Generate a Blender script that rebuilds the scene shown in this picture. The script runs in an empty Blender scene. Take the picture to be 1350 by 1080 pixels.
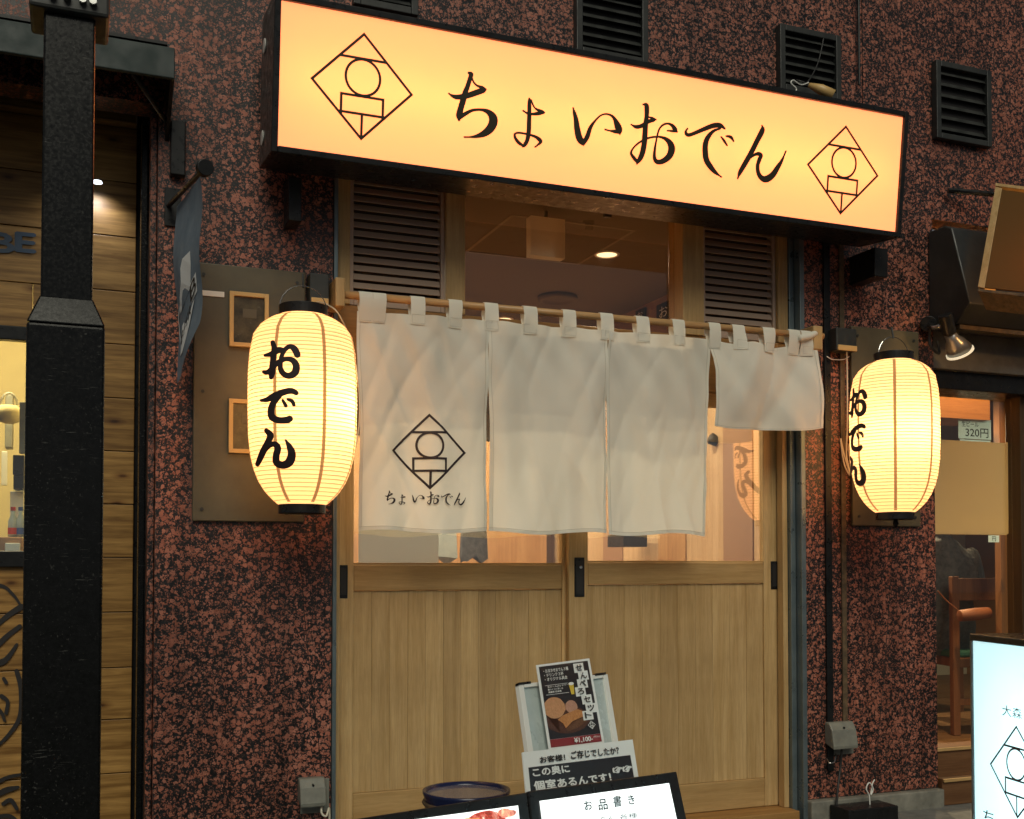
import bpy, bmesh, math, random
from mathutils import Vector, Matrix, noise

random.seed(7)
R = math.radians
SC = bpy.context.scene
COL = SC.collection

# ------------------------------------------------------------------ camera, world, sun, exposure
D = 3.77                 # camera stands 3.77 m in front of the facade (plane y = 0)
EYE = 1.10
FPX = 1450.0             # focal length in photo pixels (1350 wide)
YAW, PITCH, CYP = 21.7, 1.6, 704.5
cam_d = bpy.data.cameras.new('camera')
cam = bpy.data.objects.new('camera', cam_d)
COL.objects.link(cam)
SC.camera = cam
cam.location = (0, -D, EYE)
cam.rotation_euler = (R(90 + PITCH), 0, R(-YAW))
cam_d.sensor_fit = 'HORIZONTAL'
cam_d.sensor_width = 36.0
cam_d.lens = 36.0 * FPX / 1350.0
cam_d.shift_y = (CYP - 540.0) / 1350.0
cam_d.clip_start, cam_d.clip_end = 0.05, 200
CM = cam.rotation_euler.to_matrix()

W = bpy.data.worlds.new('World')
SC.world = W
W.use_nodes = True
nt = W.node_tree
bg = nt.nodes['Background']
sky = nt.nodes.new('ShaderNodeTexSky')
sky.sky_type = 'NISHITA'
sky.sun_disc = False
sky.sun_elevation, sky.sun_rotation = R(42), R(200)
hsv = nt.nodes.new('ShaderNodeHueSaturation')
hsv.inputs['Saturation'].default_value = 0.15
nt.links.new(sky.outputs[0], hsv.inputs['Color'])
nt.links.new(hsv.outputs[0], bg.inputs['Color'])
bg.inputs['Strength'].default_value = 0.024

sun_d = bpy.data.lights.new('sun', 'SUN')
sun_d.energy = 1.6
sun_d.angle = R(34)
sun_d.color = (1.0, 0.955, 0.77)
sun = bpy.data.objects.new('sun', sun_d)
COL.objects.link(sun)
sun.location = (-1, -6, 6)
sun.rotation_euler = Vector((-0.25, -1.0, 0.92)).to_track_quat('Z', 'Y').to_euler()

SC.render.engine = 'CYCLES'
SC.view_settings.view_transform = 'Standard'
SC.view_settings.look = 'None'
SC.view_settings.exposure = 0
SC.view_settings.gamma = 1
SC.view_settings.use_curve_mapping = False
SC.cycles.use_denoising = True
SC.cycles.max_bounces = 8
SC.cycles.transparent_max_bounces = 16
SC.cycles.sample_clamp_indirect = 3.0
SC.cycles.caustics_reflective = False
SC.cycles.caustics_refractive = False

# ------------------------------------------------------------------ measuring helpers
def ray(u, v):
    return (CM @ Vector(((u - 675) / FPX, -(v - CYP) / FPX, -1.0))).normalized()
def at(u, v, Y=0.0):
    """point of the plane y = Y seen at photo position (u, v)"""
    d = ray(u, v)
    return cam.location + d * ((Y + D) / d.y)
def hit(u, v, p0, n):
    d = ray(u, v)
    return cam.location + d * ((p0 - cam.location).dot(n) / d.dot(n))
def atz(u, v, z):
    d = ray(u, v)
    return cam.location + d * ((z - EYE) / d.z)
def X(u, Y=0.0, v=600): return at(u, v, Y).x
def Z(u, v, Y=0.0): return at(u, v, Y).z

# ------------------------------------------------------------------ materials
def mat(name, color=(0.5, 0.5, 0.5), rough=0.6, metal=0.0, spec=0.5, emit=None, es=1.0):
    m = bpy.data.materials.new(name)
    m.use_nodes = True
    b = m.node_tree.nodes['Principled BSDF']
    b.inputs['Base Color'].default_value = (*color, 1)
    b.inputs['Roughness'].default_value = rough
    b.inputs['Metallic'].default_value = metal
    b.inputs['Specular IOR Level'].default_value = spec
    if emit:
        b.inputs['Emission Color'].default_value = (*emit, 1)
        b.inputs['Emission Strength'].default_value = es
    return m
class N:
    def __init__(s, m):
        s.m = m; s.t = m.node_tree; s.b = s.t.nodes.get('Principled BSDF')
    def new(s, t, **kw):
        n = s.t.nodes.new(t)
        for k, v in kw.items():
            if k in n.inputs: n.inputs[k].default_value = v
            else: setattr(n, k, v)
        return n
    def link(s, a, b): s.t.links.new(a, b)
    def coords(s, scale=(1, 1, 1), rnd=True):
        tc = s.new('ShaderNodeTexCoord')
        mp = s.new('ShaderNodeMapping')
        mp.inputs['Scale'].default_value = scale
        s.link(tc.outputs['Object'], mp.inputs['Vector'])
        if rnd:
            oi = s.new('ShaderNodeObjectInfo')
            mu = s.new('ShaderNodeMath', operation='MULTIPLY'); mu.inputs[1].default_value = 37.0
            s.link(oi.outputs['Random'], mu.inputs[0])
            cb = s.new('ShaderNodeCombineXYZ')
            for i in range(3): s.link(mu.outputs[0], cb.inputs[i])
            s.link(cb.outputs[0], mp.inputs['Location'])
        return mp.outputs[0]
    def noise(s, vec, scale, detail=3, rough=0.55, dist=0.0):
        n = s.new('ShaderNodeTexNoise')
        n.inputs['Scale'].default_value = scale; n.inputs['Detail'].default_value = detail
        n.inputs['Roughness'].default_value = rough; n.inputs['Distortion'].default_value = dist
        s.link(vec, n.inputs['Vector'])
        return n
    def ramp(s, fac, stops, interp='LINEAR'):
        r = s.new('ShaderNodeValToRGB')
        r.color_ramp.interpolation = interp
        e = r.color_ramp.elements
        while len(e) < len(stops): e.new(0.5)
        for k, (p, c) in enumerate(stops):
            e[k].position = p
            e[k].color = (*c, 1) if len(c) == 3 else c
        s.link(fac, r.inputs[0])
        return r.outputs[0]
    def mix(s, fac, a, b, mode='MIX'):
        n = s.new('ShaderNodeMix', data_type='RGBA', blend_type=mode)
        if isinstance(fac, (int, float)): n.inputs[0].default_value = fac
        else: s.link(fac, n.inputs[0])
        for k, v in ((6, a), (7, b)):
            if isinstance(v, tuple): n.inputs[k].default_value = (*v, 1)
            else: s.link(v, n.inputs[k])
        return n.outputs[2]
    def bump(s, h, strength=0.3, dist=0.002):
        b = s.new('ShaderNodeBump')
        b.inputs['Strength'].default_value = strength; b.inputs['Distance'].default_value = dist
        s.link(h, b.inputs['Height'])
        s.link(b.outputs[0], s.b.inputs['Normal'])

def granite():
    m = mat('speckled_stone', rough=0.42, spec=0.45)
    n = N(m)
    co = n.coords(rnd=False)
    wob = n.noise(co, 55, 3)
    va = n.new('ShaderNodeVectorMath', operation='MULTIPLY_ADD')
    va.inputs[1].default_value = (0.020, 0.020, 0.020)
    n.link(wob.outputs['Color'], va.inputs[0]); n.link(co, va.inputs[2])
    big = n.noise(co, 4.5, 4, 0.6)
    bigo = n.new('ShaderNodeMath', operation='MULTIPLY_ADD'); bigo.inputs[1].default_value = 0.55; bigo.inputs[2].default_value = -0.275
    n.link(big.outputs['Fac'], bigo.inputs[0])
    def chips(scale, r0, r1, off):
        v1 = n.new('ShaderNodeTexVoronoi', feature='F1'); v1.inputs['Scale'].default_value = scale
        n.link(va.outputs[0], v1.inputs['Vector'])
        sp = n.new('ShaderNodeSeparateColor'); n.link(v1.outputs['Color'], sp.inputs[0])
        th = n.new('ShaderNodeMath', operation='MULTIPLY_ADD'); th.inputs[1].default_value = r1 - r0; th.inputs[2].default_value = r0
        n.link(sp.outputs[0], th.inputs[0])
        ths = n.new('ShaderNodeMath', operation='ADD'); n.link(th.outputs[0], ths.inputs[0]); n.link(bigo.outputs[0], ths.inputs[1])
        df = n.new('ShaderNodeMath', operation='SUBTRACT'); n.link(ths.outputs[0], df.inputs[0]); n.link(v1.outputs['Distance'], df.inputs[1])
        return n.ramp(df.outputs[0], [(0.0, (0, 0, 0)), (0.06, (1, 1, 1))]), sp
    mk, sp = chips(64, 0.10, 0.64, 0)
    mk2, _ = chips(118, 0.0, 0.60, 0)
    f = n.noise(co, 120, 3, 0.6, 1.2)
    fm = n.ramp(f.outputs['Fac'], [(0.57, (0, 0, 0)), (0.61, (1, 1, 1))])
    chip = n.mix(1.0, n.mix(1.0, mk, mk2, 'LIGHTEN'), fm, 'LIGHTEN')
    cut = n.noise(co, 75, 4, 0.7, 2.0)
    chip = n.mix(1.0, chip, n.ramp(cut.outputs['Fac'], [(0.40, (0, 0, 0)), (0.44, (1, 1, 1))]), 'MULTIPLY')
    tone = n.ramp(sp.outputs[1], [(0.0, (0.28, 0.088, 0.052)), (0.5, (0.40, 0.135, 0.085)), (1.0, (0.50, 0.195, 0.130))])
    grain = n.noise(co, 260, 2)
    tone = n.mix(0.35, tone, n.ramp(grain.outputs['Fac'], [(0.3, (0.5, 0.5, 0.5)), (0.7, (1.2, 1.2, 1.2))]), 'MULTIPLY')
    dark = n.ramp(n.noise(co, 60, 3).outputs['Fac'], [(0.35, (0.006, 0.007, 0.008)), (0.75, (0.024, 0.026, 0.028))])
    c = n.mix(chip, dark, tone)
    dirt = n.ramp(n.noise(n.coords((2.5, 2.5, 0.6), False), 1.6, 5, 0.6).outputs['Fac'], [(0.3, (0.55, 0.53, 0.52)), (0.62, (1, 1, 1))])
    c = n.mix(0.8, c, dirt, 'MULTIPLY')
    drip = n.ramp(n.noise(n.coords((16, 16, 0.7), False), 1.0, 4, 0.6).outputs['Fac'], [(0.36, (0.45, 0.45, 0.44)), (0.55, (1, 1, 1))])
    c = n.mix(0.55, c, drip, 'MULTIPLY')
    splash = n.ramp(n.noise(co, 420, 1).outputs['Fac'], [(0.72, (0, 0, 0)), (0.76, (1, 1, 1))])
    c = n.mix(n.mix(1.0, splash, n.ramp(n.noise(co, 6, 2).outputs['Fac'], [(0.5, (0, 0, 0)), (0.7, (0.5, 0.5, 0.5))]), 'MULTIPLY'), c, (0.30, 0.28, 0.25))
    n.link(c, n.b.inputs['Base Color'])
    rr = n.ramp(chip, [(0, (0.28, 0.28, 0.28)), (1, (0.5, 0.5, 0.5))]); n.link(rr, n.b.inputs['Roughness'])
    n.bump(chip, 0.35, 0.0015)
    return m

def wood(name, a, b, axis='Z', grain=30, rough=0.5, knots=False, rnd=True, contrast=1.0):
    m = mat(name, rough=rough, spec=0.35)
    n = N(m)
    sc = {'X': (0.06, 1, 1), 'Y': (1, 0.06, 1), 'Z': (1, 1, 0.05)}[axis]
    co = n.coords(sc, rnd)
    g = n.noise(co, grain, 4, 0.6, 0.5)
    fine = n.noise(co, grain * 6, 3, 0.7)
    mid = tuple((x + y) / 2 for x, y in zip(a, b))
    c = n.ramp(g.outputs['Fac'], [(0.5 - 0.2 / contrast, a), (0.5, mid), (0.5 + 0.2 / contrast, b)])
    c = n.mix(0.3, c, n.ramp(fine.outputs['Fac'], [(0.35, (0.6, 0.57, 0.55)), (0.6, (1.1, 1.1, 1.1))]), 'MULTIPLY')
    oi = n.new('ShaderNodeObjectInfo')
    c = n.mix(1.0, c, n.ramp(oi.outputs['Random'], [(0, (0.82, 0.80, 0.78)), (1, (1.08, 1.08, 1.08))]), 'MULTIPLY')
    c = n.mix(0.8, c, n.ramp(n.noise(n.coords((1, 1, 1), False), 2.2, 5, .6).outputs['Fac'], [(0.3, (0.78, 0.75, 0.71)), (0.62, (1.04, 1.04, 1.04))]), 'MULTIPLY')
    if knots:
        co2 = n.coords((0.5, 0.5, 1.3), rnd)
        v = n.new('ShaderNodeTexVoronoi', voronoi_dimensions='2D'); v.inputs['Scale'].default_value = 5.5; v.inputs['Randomness'].default_value = 1
        sx = n.new('ShaderNodeSeparateXYZ'); cx_ = n.new('ShaderNodeCombineXYZ')
        n.link(co2, sx.inputs[0]); n.link(sx.outputs[0], cx_.inputs[0]); n.link(sx.outputs[2], cx_.inputs[1])
        n.link(cx_.outputs[0], v.inputs['Vector'])
        c = n.mix(1.0, c, n.ramp(v.outputs['Distance'], [(0.02, (0.22, 0.15, 0.1)), (0.055, (0.6, 0.52, 0.45)), (0.13, (1, 1, 1))]), 'MULTIPLY')
    n.link(c, n.b.inputs['Base Color'])
    n.bump(g.outputs['Fac'], 0.15, 0.001)
    return m

def worn(name, a, b, scale=12, rough=0.5, metal=0.0, bump=0.1, spec=0.5, rv=0.15):
    m = mat(name, rough=rough, metal=metal, spec=spec)
    n = N(m)
    co = n.coords(rnd=False)
    g = n.noise(co, scale, 6, 0.65)
    n.link(n.ramp(g.outputs['Fac'], [(0.3, a), (0.7, b)]), n.b.inputs['Base Color'])
    n.link(n.ramp(n.noise(co, scale * 2.3, 4).outputs['Fac'], [(0.3, (rough - rv,) * 3), (0.7, (rough + rv,) * 3)]), n.b.inputs['Roughness'])
    n.bump(g.outputs['Fac'], bump, 0.002)
    return m

def glass(name, refl=0.10, tint=(0.93, 0.95, 0.93)):
    m = bpy.data.materials.new(name); m.use_nodes = True
    t = m.node_tree; t.nodes.clear()
    o = t.nodes.new('ShaderNodeOutputMaterial')
    tr = t.nodes.new('ShaderNodeBsdfTransparent'); tr.inputs[0].default_value = (*tint, 1)
    gl = t.nodes.new('ShaderNodeBsdfGlossy'); gl.inputs['Roughness'].default_value = 0.01
    mx = t.nodes.new('ShaderNodeMixShader'); mx.inputs[0].default_value = refl
    t.links.new(tr.outputs[0], mx.inputs[1]); t.links.new(gl.outputs[0], mx.inputs[2])
    t.links.new(mx.outputs[0], o.inputs[0])
    return m

def lit_sheet(name, col, emis, ecol, trans=0.5, rough_tex=None):
    """translucent sheet (paper, acrylic, cloth): diffuse + translucent, plus the part of its light that is even"""
    m = bpy.data.materials.new(name); m.use_nodes = True
    t = m.node_tree; t.nodes.clear()
    o = t.nodes.new('ShaderNodeOutputMaterial')
    df = t.nodes.new('ShaderNodeBsdfDiffuse'); df.inputs[0].default_value = (*col, 1)
    tl = t.nodes.new('ShaderNodeBsdfTranslucent'); tl.inputs[0].default_value = (*col, 1)
    mx = t.nodes.new('ShaderNodeMixShader'); mx.inputs[0].default_value = trans
    t.links.new(df.outputs[0], mx.inputs[1]); t.links.new(tl.outputs[0], mx.inputs[2])
    last = mx.outputs[0]
    if emis > 0:
        em = t.nodes.new('ShaderNodeEmission'); em.inputs[0].default_value = (*ecol, 1); em.inputs[1].default_value = emis
        ad = t.nodes.new('ShaderNodeAddShader')
        t.links.new(last, ad.inputs[0]); t.links.new(em.outputs[0], ad.inputs[1]); last = ad.outputs[0]
    t.links.new(last, o.inputs[0])
    return m

M = {}
M['stone'] = granite()
M['plinth'] = worn('grey_plinth_stone', (0.10, 0.10, 0.085), (0.26, 0.25, 0.21), 9, 0.7)
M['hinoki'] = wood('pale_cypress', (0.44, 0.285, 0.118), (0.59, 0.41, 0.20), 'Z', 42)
M['hinoki_h'] = wood('pale_cypress_cross', (0.42, 0.262, 0.10), (0.56, 0.375, 0.168), 'X', 30)
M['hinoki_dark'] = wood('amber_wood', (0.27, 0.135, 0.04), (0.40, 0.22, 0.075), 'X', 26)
M['plank'] = wood('stained_plank', (0.19, 0.095, 0.022), (0.46, 0.265, 0.080), 'X', 48, 0.45, True, contrast=1.3)
M['inner_wood'] = wood('inner_wood', (0.40, 0.20, 0.075), (0.54, 0.31, 0.13), 'Z', 14)
M['inner_light'] = wood('inner_light_wood', (0.55, 0.36, 0.19), (0.70, 0.49, 0.29), 'Z', 14)
M['inner_mid'] = mat('inner_brown', (0.33, 0.18, 0.10), 0.7)
M['chair_wood'] = wood('chair_wood', (0.13, 0.048, 0.018), (0.22, 0.09, 0.036), 'Z', 20)
M['steel'] = worn('steel_jamb', (0.13, 0.17, 0.19), (0.20, 0.245, 0.26), 6, 0.38, 0.6)
M['black'] = worn('black_paint', (0.006, 0.0065, 0.007), (0.015, 0.016, 0.017), 14, 0.34, 0.0, 0.05, 0.3, 0.12)
M['pole'] = worn('pole_paint', (0.0025, 0.003, 0.003), (0.006, 0.0065, 0.007), 70, 0.24, 0.0, 0.06, 0.22, 0.1)
_n = N(M['pole'])
_c = _n.coords(rnd=False)
_sp = _n.mix(1.0, _n.ramp(_n.noise(_c, 170, 3, .7).outputs['Fac'], [(.62, (0, 0, 0)), (.70, (1, 1, 1))]), _n.ramp(_n.noise(_c, 5, 3).outputs['Fac'], [(.42, (0, 0, 0)), (.62, (1, 1, 1))]), 'MULTIPLY')
_sc = _n.mix(1.0, _n.ramp(_n.noise(_n.coords((30, 30, 420), False), 1.0, 2).outputs['Fac'], [(.66, (0, 0, 0)), (.70, (1, 1, 1))]), _n.ramp(_n.noise(_c, 9, 2).outputs['Fac'], [(.55, (0, 0, 0)), (.64, (1, 1, 1))]), 'MULTIPLY')
_n.link(_n.mix(_n.mix(1.0, _sp, _sc, 'LIGHTEN'), _n.b.inputs['Base Color'].links[0].from_socket, (.060, .060, .056)), _n.b.inputs['Base Color'])
M['black_flat'] = mat('black_ink', (0.012, 0.010, 0.010), 0.6)
M['ink'] = mat('brown_black_ink', (0.020, 0.010, 0.012), 0.7)
M['sign_ink'] = mat('sign_lettering', (0.030, 0.022, 0.008), 0.4)
M['board'] = worn('olive_board', (0.060, 0.050, 0.030), (0.105, 0.088, 0.052), 5, 0.42, 0.0, 0.05, 0.5, 0.1)
M['vent'] = worn('vent_metal', (0.012, 0.014, 0.014), (0.030, 0.032, 0.030), 8, 0.5)
M['louvre'] = mat('brown_louvre', (0.42, 0.31, 0.24), 0.33)
M['rod'] = wood('bamboo_rod', (0.42, 0.24, 0.10), (0.55, 0.34, 0.16), 'X', 40, 0.35)
M['teal'] = worn('dark_teal_awning', (0.018, 0.030, 0.030), (0.035, 0.052, 0.050), 7, 0.6)
M['grey_plastic'] = worn('grey_plastic', (0.15, 0.15, 0.13), (0.24, 0.24, 0.20), 16, 0.45, 0, 0.03)
M['white'] = mat('white_plastic', (0.72, 0.72, 0.68), 0.45)
M['cord'] = mat('white_cord', (0.62, 0.58, 0.46), 0.5)
M['darkcord'] = mat('dark_cord', (0.02, 0.02, 0.02), 0.5)
M['rust'] = worn('rusty_strip', (0.035, 0.028, 0.018), (0.16, 0.10, 0.05), 30, 0.7)
M['chrome'] = mat('chrome', (0.6, 0.6, 0.58), 0.2, 1.0)
M['flag'] = worn('navy_pennant', (0.14, 0.19, 0.25), (0.24, 0.30, 0.37), 10, 0.8)
M['flag_print'] = mat('pale_print', (0.92, 0.94, 0.95), 0.8)
M['frame_wood'] = mat('frame_wood', (0.55, 0.36, 0.14), 0.4)
M['picture'] = worn('dark_picture', (0.03, 0.028, 0.02), (0.10, 0.085, 0.05), 30, 0.15)
M['glass'] = glass('door_glass', 0.20)
M['glass_t'] = glass('transom_glass', 0.07, (0.82, 0.78, 0.72))
M['glass_r'] = glass('shop_glass', 0.08)
M['frost'] = lit_sheet('frosted_film', (0.80, 0.80, 0.76), 0.0, (1, 1, 1), 0.55)
M['asphalt'] = worn('asphalt', (0.035, 0.035, 0.035), (0.07, 0.068, 0.065), 60, 0.85, 0, 0.4)
M['tile_floor'] = worn('inner_floor', (0.10, 0.075, 0.055), (0.16, 0.12, 0.09), 10, 0.5)
M['ceiling'] = mat('dark_ceiling', (0.11, 0.09, 0.075), 0.9)
M['wall_pink'] = mat('inner_wall', (0.26, 0.16, 0.11), 0.9)
M['room_cream'] = mat('kitchen_cream', (0.72, 0.62, 0.36), 0.8)
M['paper_w'] = mat('white_paper', (0.74, 0.76, 0.74), 0.6)
M['acrylic'] = worn('clear_acrylic', (0.35, 0.42, 0.42), (0.52, 0.58, 0.56), 5, 0.25)
M['pot'] = mat('blue_glaze', (0.008, 0.014, 0.055), 0.22)
M['water'] = mat('dark_water', (0.13, 0.12, 0.15), 0.12)
M['tan'] = lit_sheet('tan_paper_board', (0.80, 0.66, 0.40), 0.0, (1, 1, 1), 0.5)
M['bluish'] = lit_sheet('bluish_paper', (.66, .78, .82), 0.0, (1, 1, 1), .5)
M['concrete'] = worn('grey_lintel', (0.10, 0.105, 0.10), (0.19, 0.19, 0.18), 9, 0.7)
M['jacket'] = worn('dark_jacket', (0.05, 0.052, 0.056), (0.13, 0.13, 0.13), 26, 0.85, 0, 0.5)
M['green'] = mat('green_cushion', (0.02, 0.10, 0.07), 0.7)
M['bag'] = mat('orange_leather', (0.22, 0.075, 0.03), 0.5)
M['hair'] = mat('dark_hair', (0.015, 0.012, 0.01), 0.6)

# ------------------------------------------------------------------ building helpers
WL = {}    # world location of every parent
class MB:
    def __init__(s): s.v, s.f = [], []
    def box(s, x0, x1, y0, y1, z0, z1):
        b = len(s.v)
        s.v += [(x, y, z) for z in (z0, z1) for y in (y0, y1) for x in (x0, x1)]
        s.f += [tuple(b + i for i in q) for q in ((0, 2, 3, 1), (4, 5, 7, 6), (0, 1, 5, 4), (2, 6, 7, 3), (0, 4, 6, 2), (1, 3, 7, 5))]
        return s
    def quad(s, a, b, c, d):
        k = len(s.v); s.v += [tuple(a), tuple(b), tuple(c), tuple(d)]; s.f.append((k, k + 1, k + 2, k + 3)); return s
    def slab(s, pts, n, t):
        """polygon pts with thickness t against the normal n"""
        k = len(s.v); c = len(pts)
        s.v += [tuple(p) for p in pts] + [tuple(Vector(p) - Vector(n) * t) for p in pts]
        s.f.append(tuple(k + i for i in range(c)))
        s.f.append(tuple(k + c + i for i in reversed(range(c))))
        for i in range(c):
            j = (i + 1) % c
            s.f.append((k + i, k + c + i, k + c + j, k + j))
        return s
    def tube(s, pts, r, seg=8, caps=True):
        pts = [Vector(p) for p in pts]
        rs = r if isinstance(r, (list, tuple)) else [r] * len(pts)
        b = len(s.v); up = None
        for i, p in enumerate(pts):
            t = (pts[min(i + 1, len(pts) - 1)] - pts[max(i - 1, 0)]).normalized()
            if up is None:
                up = Vector((0, 0, 1)) if abs(t.z) < 0.9 else Vector((1, 0, 0))
            a = t.cross(up).normalized(); c = a.cross(t).normalized(); up = c
            for k in range(seg):
                an = 2 * math.pi * k / seg
                s.v.append(tuple(p + (a * math.cos(an) + c * math.sin(an)) * rs[i]))
        for i in range(len(pts) - 1):
            for k in range(seg):
                j = (k + 1) % seg
                s.f.append((b + i * seg + k, b + i * seg + j, b + (i + 1) * seg + j, b + (i + 1) * seg + k))
        if caps:
            s.f.append(tuple(b + k for k in reversed(range(seg))))
            s.f.append(tuple(b + (len(pts) - 1) * seg + k for k in range(seg)))
        return s
    def lathe(s, prof, c, seg=32, caps=True):
        """prof [(r, z)...] about the vertical axis at c"""
        b = len(s.v)
        for r, z in prof:
            for k in range(seg):
                an = 2 * math.pi * k / seg
                s.v.append((c[0] + r * math.cos(an), c[1] + r * math.sin(an), c[2] + z))
        for i in range(len(prof) - 1):
            for k in range(seg):
                j = (k + 1) % seg
                s.f.append((b + i * seg + k, b + i * seg + j, b + (i + 1) * seg + j, b + (i + 1) * seg + k))
        if caps:
            s.f.append(tuple(b + k for k in reversed(range(seg))))
            s.f.append(tuple(b + (len(prof) - 1) * seg + k for k in range(seg)))
        return s
    def mesh(s, name, m, smooth=False):
        me = bpy.data.meshes.new(name)
        me.from_pydata([tuple(v) for v in s.v], [], s.f)
        bm = bmesh.new(); bm.from_mesh(me)
        bmesh.ops.recalc_face_normals(bm, faces=bm.faces)
        bm.to_mesh(me); bm.free()
        if m: me.materials.append(m)
        if smooth:
            for p in me.polygons: p.use_smooth = True
        return me

def put(name, me, parent=None, loc=(0, 0, 0), bevel=0, smooth_angle=None):
    o = bpy.data.objects.new(name, me)
    COL.objects.link(o)
    loc = Vector(loc)
    if parent is not None:
        o.parent = parent
        o.location = loc - WL[parent]
    else:
        o.location = loc
    WL[o] = loc
    if bevel:
        b = o.modifiers.new('bevel', 'BEVEL'); b.width = bevel; b.segments = 2; b.limit_method = 'ANGLE'
    return o
def build(name, mb, m, parent=None, smooth=False, bevel=0, kind=None, label=None):
    o = put(name, mb.mesh(name, m, smooth), parent, (0, 0, 0), bevel)
    if kind: o['kind'] = kind
    if label: o['label'] = label
    return o
def thing(name, label, cat, loc, group=None):
    o = bpy.data.objects.new(name, None)
    o.empty_display_size = 0.1
    COL.objects.link(o); o.location = loc; WL[o] = Vector(loc)
    return tag(o, label, cat, group)
def tag(o, label, cat, group=None):
    o['label'] = label; o['category'] = cat
    if group: o['group'] = group
    return o
def structure(o): o['kind'] = 'structure'; return o
def B(*a): return MB().box(*a)

# brush strokes ------------------------------------------------------
def spline(pts, per=7):
    """Catmull-Rom through (x, y, w)"""
    P = [pts[0]] + list(pts) + [pts[-1]]
    out = []
    for i in range(1, len(P) - 2):
        p0, p1, p2, p3 = P[i - 1], P[i], P[i + 1], P[i + 2]
        for k in range(per):
            t = k / per
            out.append(tuple(0.5 * ((2 * b) + (-a + c) * t + (2 * a - 5 * b + 4 * c - d) * t * t + (-a + 3 * b - 3 * c + d) * t ** 3)
                             for a, b, c, d in zip(p0, p1, p2, p3)))
    out.append(tuple(pts[-1]))
    return out
def brush(mb, strokes, place, per=7, boost=1.0):
    """place(x, y, lift) -> 3-D point; every piece is lifted a hair over the one before"""
    lift = 0.0006
    for st in strokes:
        s = spline(st, per)
        L, Rr = [], []
        for i, (x, y, w) in enumerate(s):
            a, b = s[max(i - 1, 0)], s[min(i + 1, len(s) - 1)]
            tx, ty = b[0] - a[0], b[1] - a[1]
            l = math.hypot(tx, ty) or 1
            h = max(w, 2) * 0.5 * boost
            L.append((x - ty / l * h, y + tx / l * h)); Rr.append((x + ty / l * h, y - tx / l * h))
        k = len(mb.v)
        for i in range(len(s)):
            lf = lift + 0.0004 * i / len(s)
            mb.v.append(tuple(place(*L[i], lf))); mb.v.append(tuple(place(*Rr[i], lf)))
        for i in range(len(s) - 1):
            mb.f.append((k + 2 * i, k + 2 * i + 1, k + 2 * i + 3, k + 2 * i + 2))
        for (x, y, w), lf in ((s[0], lift - 0.0001), (s[-1], lift + 0.0005)):     # round ends
            h = max(w, 2) * 0.5 * boost
            k = len(mb.v)
            for q in range(12):
                an = 2 * math.pi * q / 12
                mb.v.append(tuple(place(x + h * math.cos(an), y + h * math.sin(an), lf)))
            mb.f.append(tuple(range(k, k + 12)))
        lift += 0.0007
def A_(pts): return [(580 + x / 5.625, 80 + y / 5.625, w / 5.625) for x, y, w in pts]
def B_(pts): return [(810 + x / 5.625, 120 + y / 5.625, w / 5.625) for x, y, w in pts]
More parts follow.
